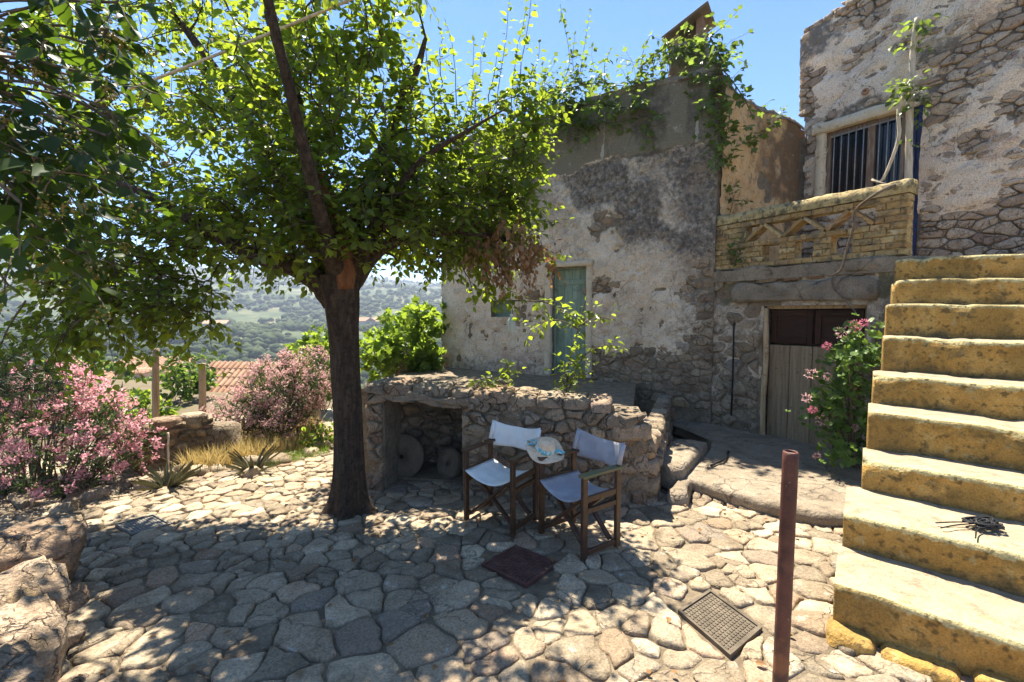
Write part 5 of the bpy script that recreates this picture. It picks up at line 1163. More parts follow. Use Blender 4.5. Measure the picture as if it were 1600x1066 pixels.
for a in att:
    ln = [(n_[0] - a).length + .25 * n_[2] for n_ in nodes]; i = int(np.argmin(ln)); n_ = nodes[i]; d = (a - n_[0]).length
    if d < .05: continue
    r0 = max(.006, min(n_[1] * .6, .012 + .016 * d)); mid = n_[0].lerp(a, .5) + rv(g) * .12 * d + Vector((0, 0, .06 * d)); q = crom([np.array(n_[0]), np.array(mid), np.array(a)], 4)
    m.tube(q, list(np.linspace(r0, .005, len(q))), 5, False)
    for k, f in ((3, .5), (6, .75), (8, 1.0)): nodes.append([Vector(q[k]), r0 * (1 - .75 * f), n_[2] + d * f])
    for k in range(3):
        base = Vector(q[g.choice((4, 5, 6, 7, 8))]); out = (a - ctr_); out.z *= .4
        s = curve(base, out.normalized() * .55 + rv(g) * .9 + Vector((0, 0, .1)), g.uniform(.22, .5), g, 4, .22, -.06); tw.tube(s, [.0045, .004, .003, .0025, .0015], 3, False)
        shoot(L, s, .092, .042, g, .12, .4)
# long upright shoots against the sky on the right
for (x0, y0, x1, y1, Y) in [(690, 230, 655, 12, 4.5), (725, 240, 700, 40, 4.6), (745, 220, 738, 65, 4.7), (640, 220, 605, 60, 4.4), (770, 230, 800, -10, 4.6), (790, 220, 818, 18, 4.7), (800, 260, 845, 70, 4.8), (665, 250, 632, 100, 4.5), (715, 260, 760, 60, 4.4), (600, 200, 590, 20, 4.2), (820, 250, 830, 120, 4.7), (560, 160, 573, 10, 4.2), (805, 170, 835, -20, 4.8), (690, 160, 690, 50, 4.5), (760, 180, 776, 78, 4.6)]:
    a, b = P(x0, y0, Y), P(x1, y1, Y); q = [a.lerp(b, t / 8) + rv(g) * .02 for t in range(9)]; tw.tube(q, list(np.linspace(.007, .002, 9)), 4, False); shoot(L, q, .085, .036, g, .05, .35)
# sprays hanging low before the wall and the green door
def spray(px0, py0, px1, py1, Y, n, ln, sz=.085, dr=-.10):
    a, b = P(px0, py0, Y), P(px1, py1, Y); q = crom([np.array(a), np.array(a.lerp(b, .5) + Vector((0, 0, .08))), np.array(b)], 5); tw.tube(q, list(np.linspace(.009, .003, len(q))), 5, False); shoot(L, q, sz, .05, g, .3)
    for _ in range(n):
        s = curve(q[g.randint(3, len(q) - 1)], (b - a).normalized() + rv(g) * 1.1, ln * g.uniform(.6, 1.2), g, 4, .2, dr); tw.tube(s, [.004, .003, .003, .002, .001], 3, False); shoot(L, s, sz, .042, g, .1)
spray(740, 430, 800, 470, 4.7, 7, .35); spray(800, 470, 905, 500, 4.8, 6, .28); spray(760, 380, 850, 395, 4.7, 5, .3)
spray(260, 400, 110, 470, 4.1, 16, .45); spray(300, 420, 330, 510, 4.2, 10, .35); spray(200, 440, 60, 540, 4.05, 16, .45); spray(250, 470, 300, 560, 4.2, 9, .35); spray(180, 470, 200, 560, 4.1, 9, .35); spray(100, 470, 20, 560, 4.0, 12, .4); spray(150, 480, 60, 590, 3.9, 12, .4); spray(120, 500, 150, 575, 4.0, 9, .35); spray(40, 470, -20, 600, 3.8, 12, .4); spray(640, 380, 690, 430, 4.6, 6, .3)
m.build('branches', M['bark'], tree, smooth=True)['kind'] = 'stuff'; tw.build('twigs', M['twig'], tree, smooth=True)['kind'] = 'stuff'
L.build(T_OV, M['leaf'], tree, 'leaves', 300)
# withered spray
Ld = Leaves(); tq = MB()
for _ in range(60):
    c = inell(g, P(792, 372, 4.4), (.36, .15, .32)); s = curve(c, (g.uniform(-.4, .6), g.uniform(-.2, .2), -.9), g.uniform(.15, .35), g, 4, .25); tq.tube(s, .002, 3, False); shoot(Ld, s, .065, .03, g, .0, .9, .6, .2)
for _ in range(10):
    c = inell(g, P(855, 405, 4.6), (.26, .15, .12)); s = curve(c, rv(g) + Vector((0, 0, -.5)), .25, g, 4, .25); tq.tube(s, .002, 3, False); shoot(Ld, s, .06, .03, g, .0, .9, .6, .2)
wr = thing('withered_vine', 'dry brown vine leaves hanging by the mulberry before the plaster wall', 'vine', P(790, 365, 4.75)); tq.build('stems', M['twig'], wr)['kind'] = 'stuff'; Ld.build(T_OV, M['leaf_dry'], wr, 'dry_leaves', 120, 'dry_leaf')

# ------------------------------------------------------------------ second tree in the near upper left, broad glossy leaves and berries
g = random.Random(15)
t2 = thing('privet_tree', 'near dark tree with broad glossy leaves and berry clusters at upper left', 'tree', (-4.2, 1.7, 0)); m = MB(); L = Leaves(); tw = MB(); br = MB()
m2 = MB(); q = crom([(-4.2, 1.7, -.2, .13), (-4.1, 1.75, .9, .10), (-3.9, 1.8, 2.0, .08), (-3.3, 1.9, 3.0, .055), (-2.5, 2.0, 3.5, .03)], 6); m2.tube([c[:3] for c in q], [c[3] for c in q], 12, True, .15, g); m2.build('trunk', M['bark'], t2, smooth=True)
for (px, py, Y, n, rx) in ((40, 60, 2.2, 34, 120), (60, 200, 2.1, 36, 110), (30, 340, 2.0, 24, 75), (150, 120, 2.3, 22, 80), (10, 420, 2.5, 8, 40), (-60, 200, 2.0, 26, 120), (120, 260, 2.4, 10, 60)):
    for _ in range(n):
        a = P(px + g.gauss(0, rx * .55), py + g.gauss(0, 60), Y + g.uniform(-.3, .3)); base = Vector((-3.3, 1.95, 2.9)).lerp(a, .45) + rv(g) * .1
        if g.random() < .35: tw.tube(crom([np.array(base), np.array(base.lerp(a, .6) + Vector((0, 0, .06))), np.array(a)], 4), .006, 5, False)
        s = curve(a, (.5 + g.uniform(-.6, .6), g.uniform(-.5, .5), g.uniform(-.7, .2)), g.uniform(.18, .38), g, 4, .25, -.08); tw.tube(s, .003, 3, False); shoot(L, s, .092, .05, g, .05, .5)
        if g.random() < .30:
            for _k in range(26):
                c = s[-1] + rv(g) * .05 * g.random() + Vector((0, 0, -.03)); br.add([c + Vector(v) * .0065 for v in ((1, 0, 0), (-1, 0, 0), (0, 1, 0), (0, -1, 0), (0, 0, 1), (0, 0, -1))], [(0, 2, 4), (2, 1, 4), (1, 3, 4), (3, 0, 4), (2, 0, 5), (1, 2, 5), (3, 1, 5), (0, 3, 5)])
tw.build('twigs', M['twig'], t2)['kind'] = 'stuff'; br.build('berries', M['berry'], t2, smooth=True)['kind'] = 'stuff'; L.build(T_OV, M['leaf_near'], t2, 'leaves', 300, smooth=True)
# dark needled branch low at the left edge
g = random.Random(16); pb = thing('pine_branch', 'dark needled branch reaching in at the left edge above the pink oleander', 'branch', P(-60, 600, 3.0)); L = Leaves(); m = MB()
for (x1, y1) in ((85, 600), (70, 575), (60, 625), (30, 650), (20, 560), (95, 612), (40, 590), (10, 610)):
    a, b = P(-80, 600, 3.1), P(x1, y1, 2.9 + .3 * g.random()); q = [a.lerp(b, t / 8) + rv(g) * .015 for t in range(9)]; m.tube(q, .006, 4, False)
    for i in range(9):
        for _ in range(26):
            d = (b - a).normalized() * .5 + rv(g); p_ = q[i] + (q[min(i + 1, 8)] - q[i]) * g.random(); L.add(p_, d, rv(g), .10)
m.build('stems', M['twig'], pb)['kind'] = 'stuff'; L.build(T_BLADE, M['pine'], pb, 'needles')

# ------------------------------------------------------------------ vines
def vine(label, cat, name, paths, g, mat, T, sz, step, side_n, side_l, r0=.008, smat='twig', single=60, droop=.35, grav=-.05, stem='stem'):
    t = thing(name, label, cat, paths[0][0]); L = Leaves()
    for p in paths:
        q = crom([np.array(x) for x in p], 5); m = MB(); m.tube(q, list(np.linspace(r0, r0 * .35, len(q))), 6, False, .15, g); m.build(stem, M[smat], t, smooth=True); shoot(L, q, sz, step, g, .05, droop)
        tw = MB()
        for _ in range(side_n):
            a = q[g.randint(0, len(q) - 1)]; s = curve(a, rv(g) + Vector((-.15, -.45, .1)), side_l * g.uniform(.5, 1.2), g, 4, .3, grav); tw.tube(s, .0025, 3, False); shoot(L, s, sz, step, g, .1, droop)
        if tw.v: tw.build('twigs', M['twig'], t)['kind'] = 'stuff'
    L.build(T, M[mat], t, 'leaves', single, smooth=False); return t
g = random.Random(25); O = lambda px, py, w=.12, W=W1: W.pt(*W.uz(px, py, w), w)
vine('green vine trailing thickly along the roof edge of the plastered house', 'vine', 'roof_vine',
     [[O(835, 150), O(880, 140), O(930, 130), O(985, 135), O(1030, 125)], [O(850, 175), O(890, 165), O(940, 165), O(985, 170), O(1025, 180)], [O(845, 140), O(835, 185), O(820, 250), O(812, 300)], [O(880, 150), O(900, 185), O(930, 200)], [O(860, 160), O(870, 185), O(925, 195), O(1000, 185)]], g, 'leaf_vine', T_VINE, .125, .07, 32, .5, .012, single=160)
for k, pp_ in enumerate(([(880, 130), (890, 90), (876, 25)], [(905, 125), (912, 80), (922, 22)], [(945, 120), (945, 95), (952, 80)], [(1000, 110), (1004, 80), (1012, 55)], [(870, 150), (868, 90), (864, 55)])):
    pass
vine('thin upright shoots rising from the roof edge against the sky', 'vine', 'roof_shoots',
     [[O(*c, -.05) for c in pp_] for pp_ in ([(880, 130), (890, 90), (876, 12)], [(905, 125), (912, 80), (922, 18)], [(945, 125), (945, 100), (953, 80)], [(900, 130), (895, 95), (898, 55)], [(1000, 120), (1004, 85), (1016, 55)], [(1020, 118), (1024, 90), (1040, 70)])], g, 'leaf_vine', T_OV, .10, .06, 3, .25, .007, single=60)
vine('vine with pale leaves smothering the chimney and hanging over the house corner', 'vine', 'chimney_vine',
     [[O(1000, 105, -.1), O(1040, 75, -.1), O(1075, 70, -.1), O(1110, 55, -.1)], [O(1060, 80, -.2), O(1100, 90, -.1), O(1130, 110, .1), O(1160, 150, .1), O(1175, 180, .1)], [O(1060, 125), O(1100, 120), O(1125, 130), O(1140, 180), O(1130, 220)], [O(1110, 60, -.1), O(1125, 90, 0), O(1120, 110, .1)], [O(1115, 135), O(1125, 200), O(1120, 240)]], g, 'leaf_vine', T_VINE, .125, .065, 16, .42, .014, single=160)
vine('small creeper rooted in the ochre wall of the balcony recess', 'creeper', 'wall_creeper', [[O(1160, 225, .1, W4), O(1185, 215, .1, W4), O(1215, 190, .1, W4)], [O(1140, 335, .1, W4), O(1146, 310, .1, W4), O(1140, 295, .1, W4)], [O(1130, 240, .1, W4), O(1140, 248, .1, W4), O(1150, 230, .1, W4)]], g, 'leaf_vine', T_VINE, .11, .06, 5, .22, .006, single=30)
vine('green weed growing from the left end of the yellow brick balcony', 'weed', 'wall_weed', [[O(1150, 415, .04, W2), O(1152, 395, .12, W2), O(1158, 375, .14, W2)], [O(1150, 415, .04, W2), O(1145, 400, .12, W2), O(1140, 388, .14, W2)]], g, 'leaf_vine', T_OV, .075, .04, 4, .16, .005, single=30)
vine('tuft of weed on the top left corner of the upper wall', 'weed', 'wall_tuft', [[O(1222, 190, .02, W3), O(1222, 182, .10, W3), O(1224, 174, .12, W3)]], g, 'leaf_vine', T_OV, .08, .03, 6, .16, .005, single=20)
# the bare pale trunk and stems before the barred window
Yv = lambda px: W3.pt(W3.uz(px, 200)[0], 0, .0).y
def V3(px, py, w=.30): return W3.pt(*W3.uz(px, py, w), w)
pv = thing('climbing_vine', 'pale bare vine trunk and twisting stems climbing before the barred window', 'vine', V3(1418, 403))
def stemp(pts_, r, name='stem', mat='palewood'):
    q = crom([np.array(p) for p in pts_], 6); m = MB(); m.tube(q, list(np.linspace(r[0], r[1], len(q))), 9, True, .18, g); m.build(name, M[mat], pv, smooth=True)
stemp([V3(1417, 405), V3(1419, 300), V3(1421, 200), V3(1425, 110), V3(1428, 65), V3(1433, 28)], (.055, .030), 'trunk')
stemp([V3(1424, 125, .36), V3(1405, 170, .38), V3(1405, 210, .36), V3(1395, 245, .36), V3(1378, 282, .34), V3(1362, 281, .34)], (.028, .018))
stemp([V3(1362, 282, .36), V3(1395, 290, .38), V3(1420, 292, .40), V3(1442, 299, .36)], (.012, .008))
b2_ = [V3(1420, 290, .42), O(1390, 292, .30, W2), O(1340, 325, .22, W2), O(1335, 350, .18, W2), O(1325, 385, .16, W2), O(1315, 420, .16, W2), O(1302, 432, .16, W2), O(1303, 450, .16, W2), O(1322, 470, .2, W2), O(1340, 492, .3, W2)]
stemp(b2_, (.018, .009), mat='twig')
stemp([O(1335, 335, .2, W2), O(1300, 352, .16, W2), O(1250, 372, .15, W2)], (.006, .003), mat='twig'); stemp([O(1320, 330, .2, W2), O(1270, 380, .16, W2), O(1222, 350, .14, W2)], (.005, .003), mat='twig')
L = Leaves()
for (a, n) in ((V3(1400, 138, .36), 5), (V3(1425, 145, .36), 6), (V3(1438, 152, .36), 4), (V3(1416, 76, .3), 3), (V3(1438, 30, .3), 6), (V3(1430, 170, .35), 3), (V3(1411, 217, .36), 1)):
    for _ in range(n): s = curve(a, rv(g) + Vector((0, -.2, -.1)), .26, g, 4, .25, -.08); shoot(L, s, .10, .05, g, .1, .5)
L.build(T_LAN if False else T_OV, M['leaf_vine'], pv, 'leaves', 120)

# ------------------------------------------------------------------ young plant on the terrace before the green door
g = random.Random(35)
def WTp(px, py, Y): return P(px, py, Y)
vine('leafy young mulberry shoots growing on the terrace before the green door', 'shrub', 'terrace_shrub',
     [[P(885, 620, 5.0), P(890, 560, 5.0), P(905, 510, 4.95), P(915, 470, 4.9)], [P(885, 620, 5.0), P(910, 560, 4.95), P(945, 540, 4.9), P(975, 545, 4.9)], [P(885, 620, 5.0), P(885, 585, 4.95), P(880, 570, 4.9)], [P(905, 510, 4.95), P(930, 495, 4.9), P(955, 500, 4.9)], [P(890, 560, 5.0), P(915, 585, 4.9), P(930, 570, 4.9)], [P(905, 515, 4.95), P(870, 500, 4.9), P(830, 510, 4.9)]], g, 'leaf', T_OV, .085, .05, 6, .25, .009, single=120)
vine('low broad leaved plant trailing over the terrace edge near the middle', 'plant', 'terrace_plant', [[P(772, 602, 5.0), P(785, 582, 4.95), P(798, 570, 4.9)], [P(772, 602, 5.0), P(760, 598, 4.8), P(748, 596, 4.8)], [P(772, 602, 5.0), P(790, 592, 4.8), P(800, 586, 4.8)]], g, 'leaf', T_OV, .09, .05, 4, .16, .006, single=40)
# geranium between the stable door and the stair
def geranium():
    g = random.Random(45); t = thing('geranium', 'bushy geranium with pink flower heads between the stable door and steps', 'plant', PZ(1320, 735, .04)); L = Leaves(); fl = Leaves(); base = PZ(1325, 725, .05); base.y -= .1
    targets = [(1345, 540), (1310, 560), (1330, 590), (1290, 625), (1320, 640), (1345, 610), (1300, 665), (1335, 690), (1310, 700), (1355, 560), (1340, 520), (1280, 640), (1325, 560), (1350, 660), (1300, 600)]
    for (x, y) in targets:
        e = P(x, y, base.y + g.uniform(-.25, .15)); q = crom([np.array(base + rv(g) * .06), np.array(base.lerp(e, .5) + Vector((g.uniform(-.08, .02), 0, .02))), np.array(e)], 5); m = MB().tube(q, list(np.linspace(.011, .006, len(q))), 6, False, .1, g); m.build('stem', M['twig'], t, smooth=True)
        for _ in range(46):
            c = e + Vector((g.gauss(0, .085), g.gauss(0, .085), g.gauss(0, .075))); nn = (Vector((-.1, -.55, .65)) + rv(g) * .6).normalized(); dd = nn.cross(rv(g)); L.add(c, dd, nn, g.uniform(.055, .095))
    L.build(T_RND, M['leaf_ger'], t, 'leaves', 150, smooth=True)
    for (x, y, mt, r) in ((1335, 510, 'petal_ger', .06), (1315, 520, 'petal_old', .055), (1292, 540, 'petal_ger', .035), (1268, 585, 'petal_old', .06), (1293, 588, 'petal_old', .035), (1260, 622, 'petal_old', .045), (1283, 655, 'petal_old', .06), (1332, 605, 'petal_old', .035), (1350, 505, 'petal_ger', .035), (1270, 640, 'petal_ger', .035), (1277, 712, 'petal_old', .03), (1335, 668, 'petal_old', .03)):
        c = P(x, y, base.y - .12); e = P(x + 25, y + 35, base.y - .02); st = MB().tube(crom([np.array(e), np.array(e.lerp(c, .5)), np.array(c)], 3), .003, 5, False).build('flower_stalk', M['twig'], t)
        fl = Leaves()
        for _ in range(46):
            d = rv(g); fl.add(c + d * r * g.uniform(.4, 1.0), d + rv(g) * .5, rv(g), .026)
        fl.build(T_PET, M[mt], t, 'flower_head')['kind'] = 'thing'
geranium()

# ------------------------------------------------------------------ shrubs
def shrub(label, cat, name, lobes, g, lmat, T, sz, per, flower=None, stems=12, base=None, single=0, upn=.6, up=.8, fs=.05, group=None):
    t = thing(name, label, cat, base or (lobes[0][0][0], lobes[0][0][1], tz(lobes[0][0][0], lobes[0][0][1])), 0, group); L = Leaves(); fl = Leaves(); b0 = Vector(t.location); m = MB()
    for (c, r, n) in lobes:
        for _ in range(n):
            e = inell(g, c, r); o = (e - Vector(c)); o = Vector((o.x / r[0], o.y / r[1], o.z / r[2])); d = (o * .7 + Vector((0, 0, up)) + rv(g) * .35).normalized(); s = curve(e - d * per * .02, d, .26, g, 3, .18)
            for k in range(per):
                p = s[g.randint(0, 3)] + rv(g) * .02; L.add(p, d * .7 + rv(g) * .8, (Vector((0, 0, upn)) + rv(g)).normalized(), sz * g.uniform(.6, 1.15))
            if flower and g.random() < flower[1]:
                h = s[-1] + d * .03
                for _k in range(flower[2]):
                    q = h + rv(g) * fs * g.random() ** .5
                    dv = rv(g)
                    for pt in range(3):
                        fl.add(q, rv(g) * .8 + d * .4, (d + rv(g) * .4), .022 * flower[3])
        for _ in range(stems):
            e = inell(g, c, tuple(x * .8 for x in r)); q = crom([np.array(b0 + Vector((g.gauss(0, .12), g.gauss(0, .12), 0))), np.array(b0.lerp(e, .5) + rv(g) * .08), np.array(e)], 3); m.tube(q, list(np.linspace(.014, .004, len(q))), 5, False)
    if m.v: m.build('stems', M['twig'], t)['kind'] = 'stuff'
    L.build(T, M[lmat], t, 'leaves', single)
    if flower: fl.build(T_PET, M[flower[0]], t, 'flowers')
    return t
g = random.Random(55)
def LB(px, py, Y, rpx, rpy, ry, n): return (tuple(P(px, py, Y)), (rpx / F * Y, ry, rpy / F * Y), n)
shrub('big oleander covered in pink blossom at the left edge', 'shrub', 'oleander', [LB(60, 680, 4.7, 150, 98, .7, 320), LB(20, 610, 4.9, 110, 45, .5, 120), LB(175, 690, 5.0, 52, 62, .4, 85), LB(90, 630, 5.2, 90, 36, .4, 70)], g, 'leaf_ole', T_LAN, .115, 10, ('petal', .66, 15, 1.5), 10, base=(P(60, 770, 4.8).x, 4.8, -.8), fs=.065)
shrub('rounded oleander with paler pink blossom left of the tree trunk', 'shrub', 'oleander', [LB(440, 655, 6.9, 70, 34, .5, 90), LB(445, 612, 7.0, 66, 52, .6, 220), LB(480, 590, 7.1, 55, 42, .5, 110), LB(378, 645, 6.8, 46, 30, .4, 75)], g, 'leaf_ole', T_LAN, .12, 10, ('petal_old', .85, 12, 1.5), 8, base=(P(430, 705, 7.0).x, 7.0, -.5), fs=.08)
shrub('sunlit broad leaved fig bush behind the terrace left of the house corner', 'shrub', 'fig_bush', [LB(630, 530, 9.5, 60, 45, .7, 80), LB(660, 505, 9.8, 40, 28, .5, 40), LB(590, 560, 9.0, 40, 30, .5, 45), LB(660, 560, 9.3, 34, 26, .4, 40)], g, 'leaf_fig', T_VINE, .17, 9, None, 6, base=(P(630, 580, 9.5).x, 9.5, -.6), single=150)
shrub('bright green bush beyond the pale oleander', 'shrub', 'green_bush', [LB(495, 560, 9.5, 40, 45, .6, 70), LB(520, 590, 9.2, 30, 30, .5, 40)], g, 'leaf_fig', T_VINE, .15, 9, None, 6, base=(P(500, 640, 9.5).x, 9.5, -.7))
shrub('leafy olive green bush beside the tile roofed shed', 'shrub', 'green_bush', [LB(290, 600, 11, 42, 30, .7, 70)], g, 'leaf_shrub', T_OV, .15, 9, None, 5, base=(P(290, 650, 11).x, 11, -1.5))
shrub('low bright bush over the garden wall behind the pink oleander', 'shrub', 'green_bush', [LB(195, 635, 8.5, 48, 22, .5, 60), LB(240, 650, 8.8, 30, 16, .4, 30)], g, 'leaf_fig', T_OV, .12, 9, None, 5, base=(P(205, 665, 8.5).x, 8.5, -1.2))
shrub('dark round bush showing above the big pink oleander', 'shrub', 'dark_bush', [LB(122, 565, 10, 28, 22, .5, 60)], g, 'leaf_shrub', T_OV, .12, 9, None, 5, base=(P(122, 610, 10).x, 10, -1.6))
shrub('yellow green weeds at the foot of the tree on the path edge', 'weed', 'weed_patch', [LB(500, 690, 6.6, 26, 26, .4, 60), LB(470, 712, 6.4, 40, 8, .3, 40)], g, 'leaf_fig', T_OV, .07, 9, None, 4, base=(P(500, 715, 6.6).x, 6.6, -.25))
gv = random.Random(91)
for k, (px, py, Y, r, lb) in enumerate(((150, 600, 34, 2.4, 'rounded dark tree among the village roofs behind the pink oleander'), (232, 612, 36, 1.6, 'small tree between the village roofs left of the grey post'), (285, 575, 46, 3.0, 'broad tree behind the village roofs above the olive green bush'), (200, 582, 64, 3.4, 'olive tree between the far village houses'), (320, 575, 60, 3.2, 'tree at the right end of the village left of the shed'), (170, 628, 26, 1.3, 'low garden tree below the salmon village roof'), (110, 585, 56, 3.2, 'tree at the left end of the village roofs'))):
    c = P(px, py, Y); shrub(lb, 'tree', 'village_tree', [((c.x, c.y, c.z), (r, r, r * .75), 46)], gv, 'leaf_shrub', T_OV, .42, 9, None, 3, base=(c.x, c.y, c.z - r * 1.6), group='trees among the village roofs')
# spiky aloes at the garden edge
def aloe(label, px, py, n, h, seed):
    g = random.Random(seed); b = G(px, py); t = thing('aloe', label, 'aloe', b)
    for i in range(n):
        a = g.uniform(0, 2 * math.pi); e = g.uniform(.5, 1.35); ln = h * g.uniform(.6, 1.1); d = Vector((math.cos(a) * math.cos(e), math.sin(a) * math.cos(e), math.sin(e))); sd_ = d.cross(Vector((0, 0, 1))).normalized(); m = MB(); q = []
        for k in range(6):
            tt = k / 5; p = b + Vector((math.cos(a), math.sin(a), 0)) * .05 + d * ln * tt + Vector((math.cos(a), math.sin(a), 0)) * .10 * tt * tt; w = .018 * (1 - tt) ** .7 + .002; q += [p - sd_ * w + Vector((0, 0, .01)), p + Vector((0, 0, -.012)), p + sd_ * w + Vector((0, 0, .01))]
        m.add(q, [f for k in range(5) for f in ([3 * k, 3 * k + 1, 3 * k + 4, 3 * k + 3], [3 * k + 1, 3 * k + 2, 3 * k + 5, 3 * k + 4])]); m.build('leaf', M['leaf_aloe'], t, smooth=True)
aloe('spiky dark aloe clump on the garden edge before the pale oleander', 395, 738, 34, .30, 1); aloe('spiky low aloe clump on the path edge before the brown garden wall', 262, 762, 40, .26, 2)
# dry grass bank and green tufts along the path edge
g = random.Random(65); L = Leaves(); Lg = Leaves()
for _ in range(5200):
    t = g.random(); px = 285 + 215 * g.random() ; Y = g.uniform(6.1, 8.6); py = 740; p = G(px, 745 - (px - 285) * .22 - 55 * g.random() ** 1.3); p.z = tz(p.x, p.y) if False else p.z - .02
    L.add(p, Vector((g.gauss(0, .3), g.gauss(0, .3), 1)), rv(g), g.uniform(.12, .32))
o = link('dry_grass', tris_mesh('dry_grass', *batch(T_BLADE, np.array(L.p), np.array(L.d), np.array(L.n), np.array(L.s)), M['drygrass'])); tag(o, 'straw yellow dry grass bank along the path edge', 'grass', kind='stuff')
for _ in range(900):
    k = g.random(); a = P(440, 722, 6); p = G(415 + 100 * k, 728 - 22 * k + g.uniform(-8, 5)); Lg.add(p, Vector((g.gauss(0, .4), g.gauss(0, .4), 1)), rv(g), g.uniform(.06, .14))
o = link('green_grass', tris_mesh('green_grass', *batch(T_BLADE, np.array(Lg.p), np.array(Lg.d), np.array(Lg.n), np.array(Lg.s)), M['greengrass'])); tag(o, 'low green grass edging the path', 'grass', kind='stuff')
# fallen leaves on the paving
L = Leaves()
for _ in range(120):
    x = g.uniform(-3.5, 2.6); y = g.uniform(1.9, 5.2); L.add((x, y, gz(x, y) + .035), (g.gauss(0, 1), g.gauss(0, 1), .1), (g.gauss(0, .2), g.gauss(0, .2), 1), g.uniform(.03, .055))
o = link('fallen_leaves', tris_mesh('fallen_leaves', *batch(T_OV, np.array(L.p), np.array(L.d), np.array(L.n), np.array(L.s)), M['leaf_dry'])); tag(o, 'small dry leaves scattered over the paving', 'leaves', kind='stuff')
# ------------------------------------------------------------------ garden edge and the village below
g = random.Random(75)
# kerb of loose stones along the path
kb = thing('stone_kerb', 'line of loose pale stones edging the path by the garden', 'kerb', G(200, 780)); ed = [(112, 800), (150, 785), (180, 772), (215, 765), (250, 752), (300, 742), (350, 735), (400, 740), (440, 728), (480, 715), (515, 700)]
for i, (x, y) in enumerate(ed):
    for k in range(2):
        p = G(x + g.uniform(-14, 14), y + g.uniform(-8, 8) - 6 * k); s = g.uniform(.09, .17); V, Fc = stone_geo([(-s, -s * .7), (s, -s * .6), (s * .9, s * .7), (-s * .8, s * .6)], 0, .12, g.uniform(.05, .11), .02, 11, g, .025, 2); a = g.uniform(0, 6)
        mk('kerb_stone', [(p.x + v[0] * math.cos(a) - v[1] * math.sin(a), p.y + v[0] * math.sin(a) + v[1] * math.cos(a), p.z + v[2]) for v in V], Fc, M['paving'], kb)
# brown garden wall
GA = P(205, 690, 5.3); GB = P(335, 672, 6.0); WG = Wall(GA.xy, GB.xy); gw = thing('garden_wall', 'low brown rubble wall of the garden behind the aloe', 'wall', (GA.x, GA.y, -.6))
zt_ = P(270, 662, 5.6).z
core('masonry', WG, [(0, WG.L, -.3, -.02, -1.2, zt_ - .03)], M['mortar'], gw)
s = scatter((0, WG.L, -1.0, zt_), lambda x, z: .12 + .1 * g.random(), None, 3000, g, 1, 1.5); stones(gw, wmap(WG), voronoi(s, (0, WG.L, -1.05, zt_), 1, 1.5), M['rubble'], 'stone', 120, gap=.008, depth=.05, h=lambda c: .03 * g.random(), rough=.02, n=9, bev=.02)
u = 0
while u < WG.L - .1:
    e = min(WG.L, u + g.uniform(.18, .34)); V, Fc = stone_geo([(u, -.3), (e, -.3), (e, .03), (u, .03)], .006, .08, .03 * g.random(), .015, 10, g, .02, 2); mk('coping_stone', [WG.pt(v[0], zt_ + v[2] + .03, v[1]) for v in V], [f[::-1] for f in Fc], M['rubble'], gw); u = e
# end pier beside the pale oleander
pr = P(346, 690, 6.1); V, Fc = stone_geo([(-.22, -.2), (.22, -.2), (.2, .2), (-.22, .2)], 0, 1.4, 0, .03, 16, g, .04, 3); tag(mk('wall_pier', [(pr.x + v[0], pr.y + v[1], pr.z + .25 + v[2]) for v in V], Fc, M['rubble']), 'grey rubble pier ending the garden wall by the pale oleander', 'pier')
def pole(px, y0, y1, Y, r, label, mat):
    a, b = P(px, y1, Y), P(px, y0, Y); m = MB().tube([a + (b - a) * (i / 6) + Vector((.01 * g.random(), 0, 0)) for i in range(7)], [r * (1.05 - .1 * i / 6) for i in range(7)], 9, True, .1, g); tag(m.build('wooden_post', mat, smooth=True), label, 'post', 'wooden posts in the garden')
pole(243, 545, 664, 8.0, .055, 'weathered grey wooden post standing over the brown garden wall', M['greywood'])
pole(316, 568, 662, 9.0, .065, 'brown wooden post at the corner of the tile roofed shed', M['greywood'])
pole(262, 676, 742, 5.2, .012, 'thin pale cane standing in the aloe before the garden wall', M['palewood'])
pole(637, 545, 580, 9.2, .10, 'short brown post before the fig bush behind the terrace', M['greywood'])
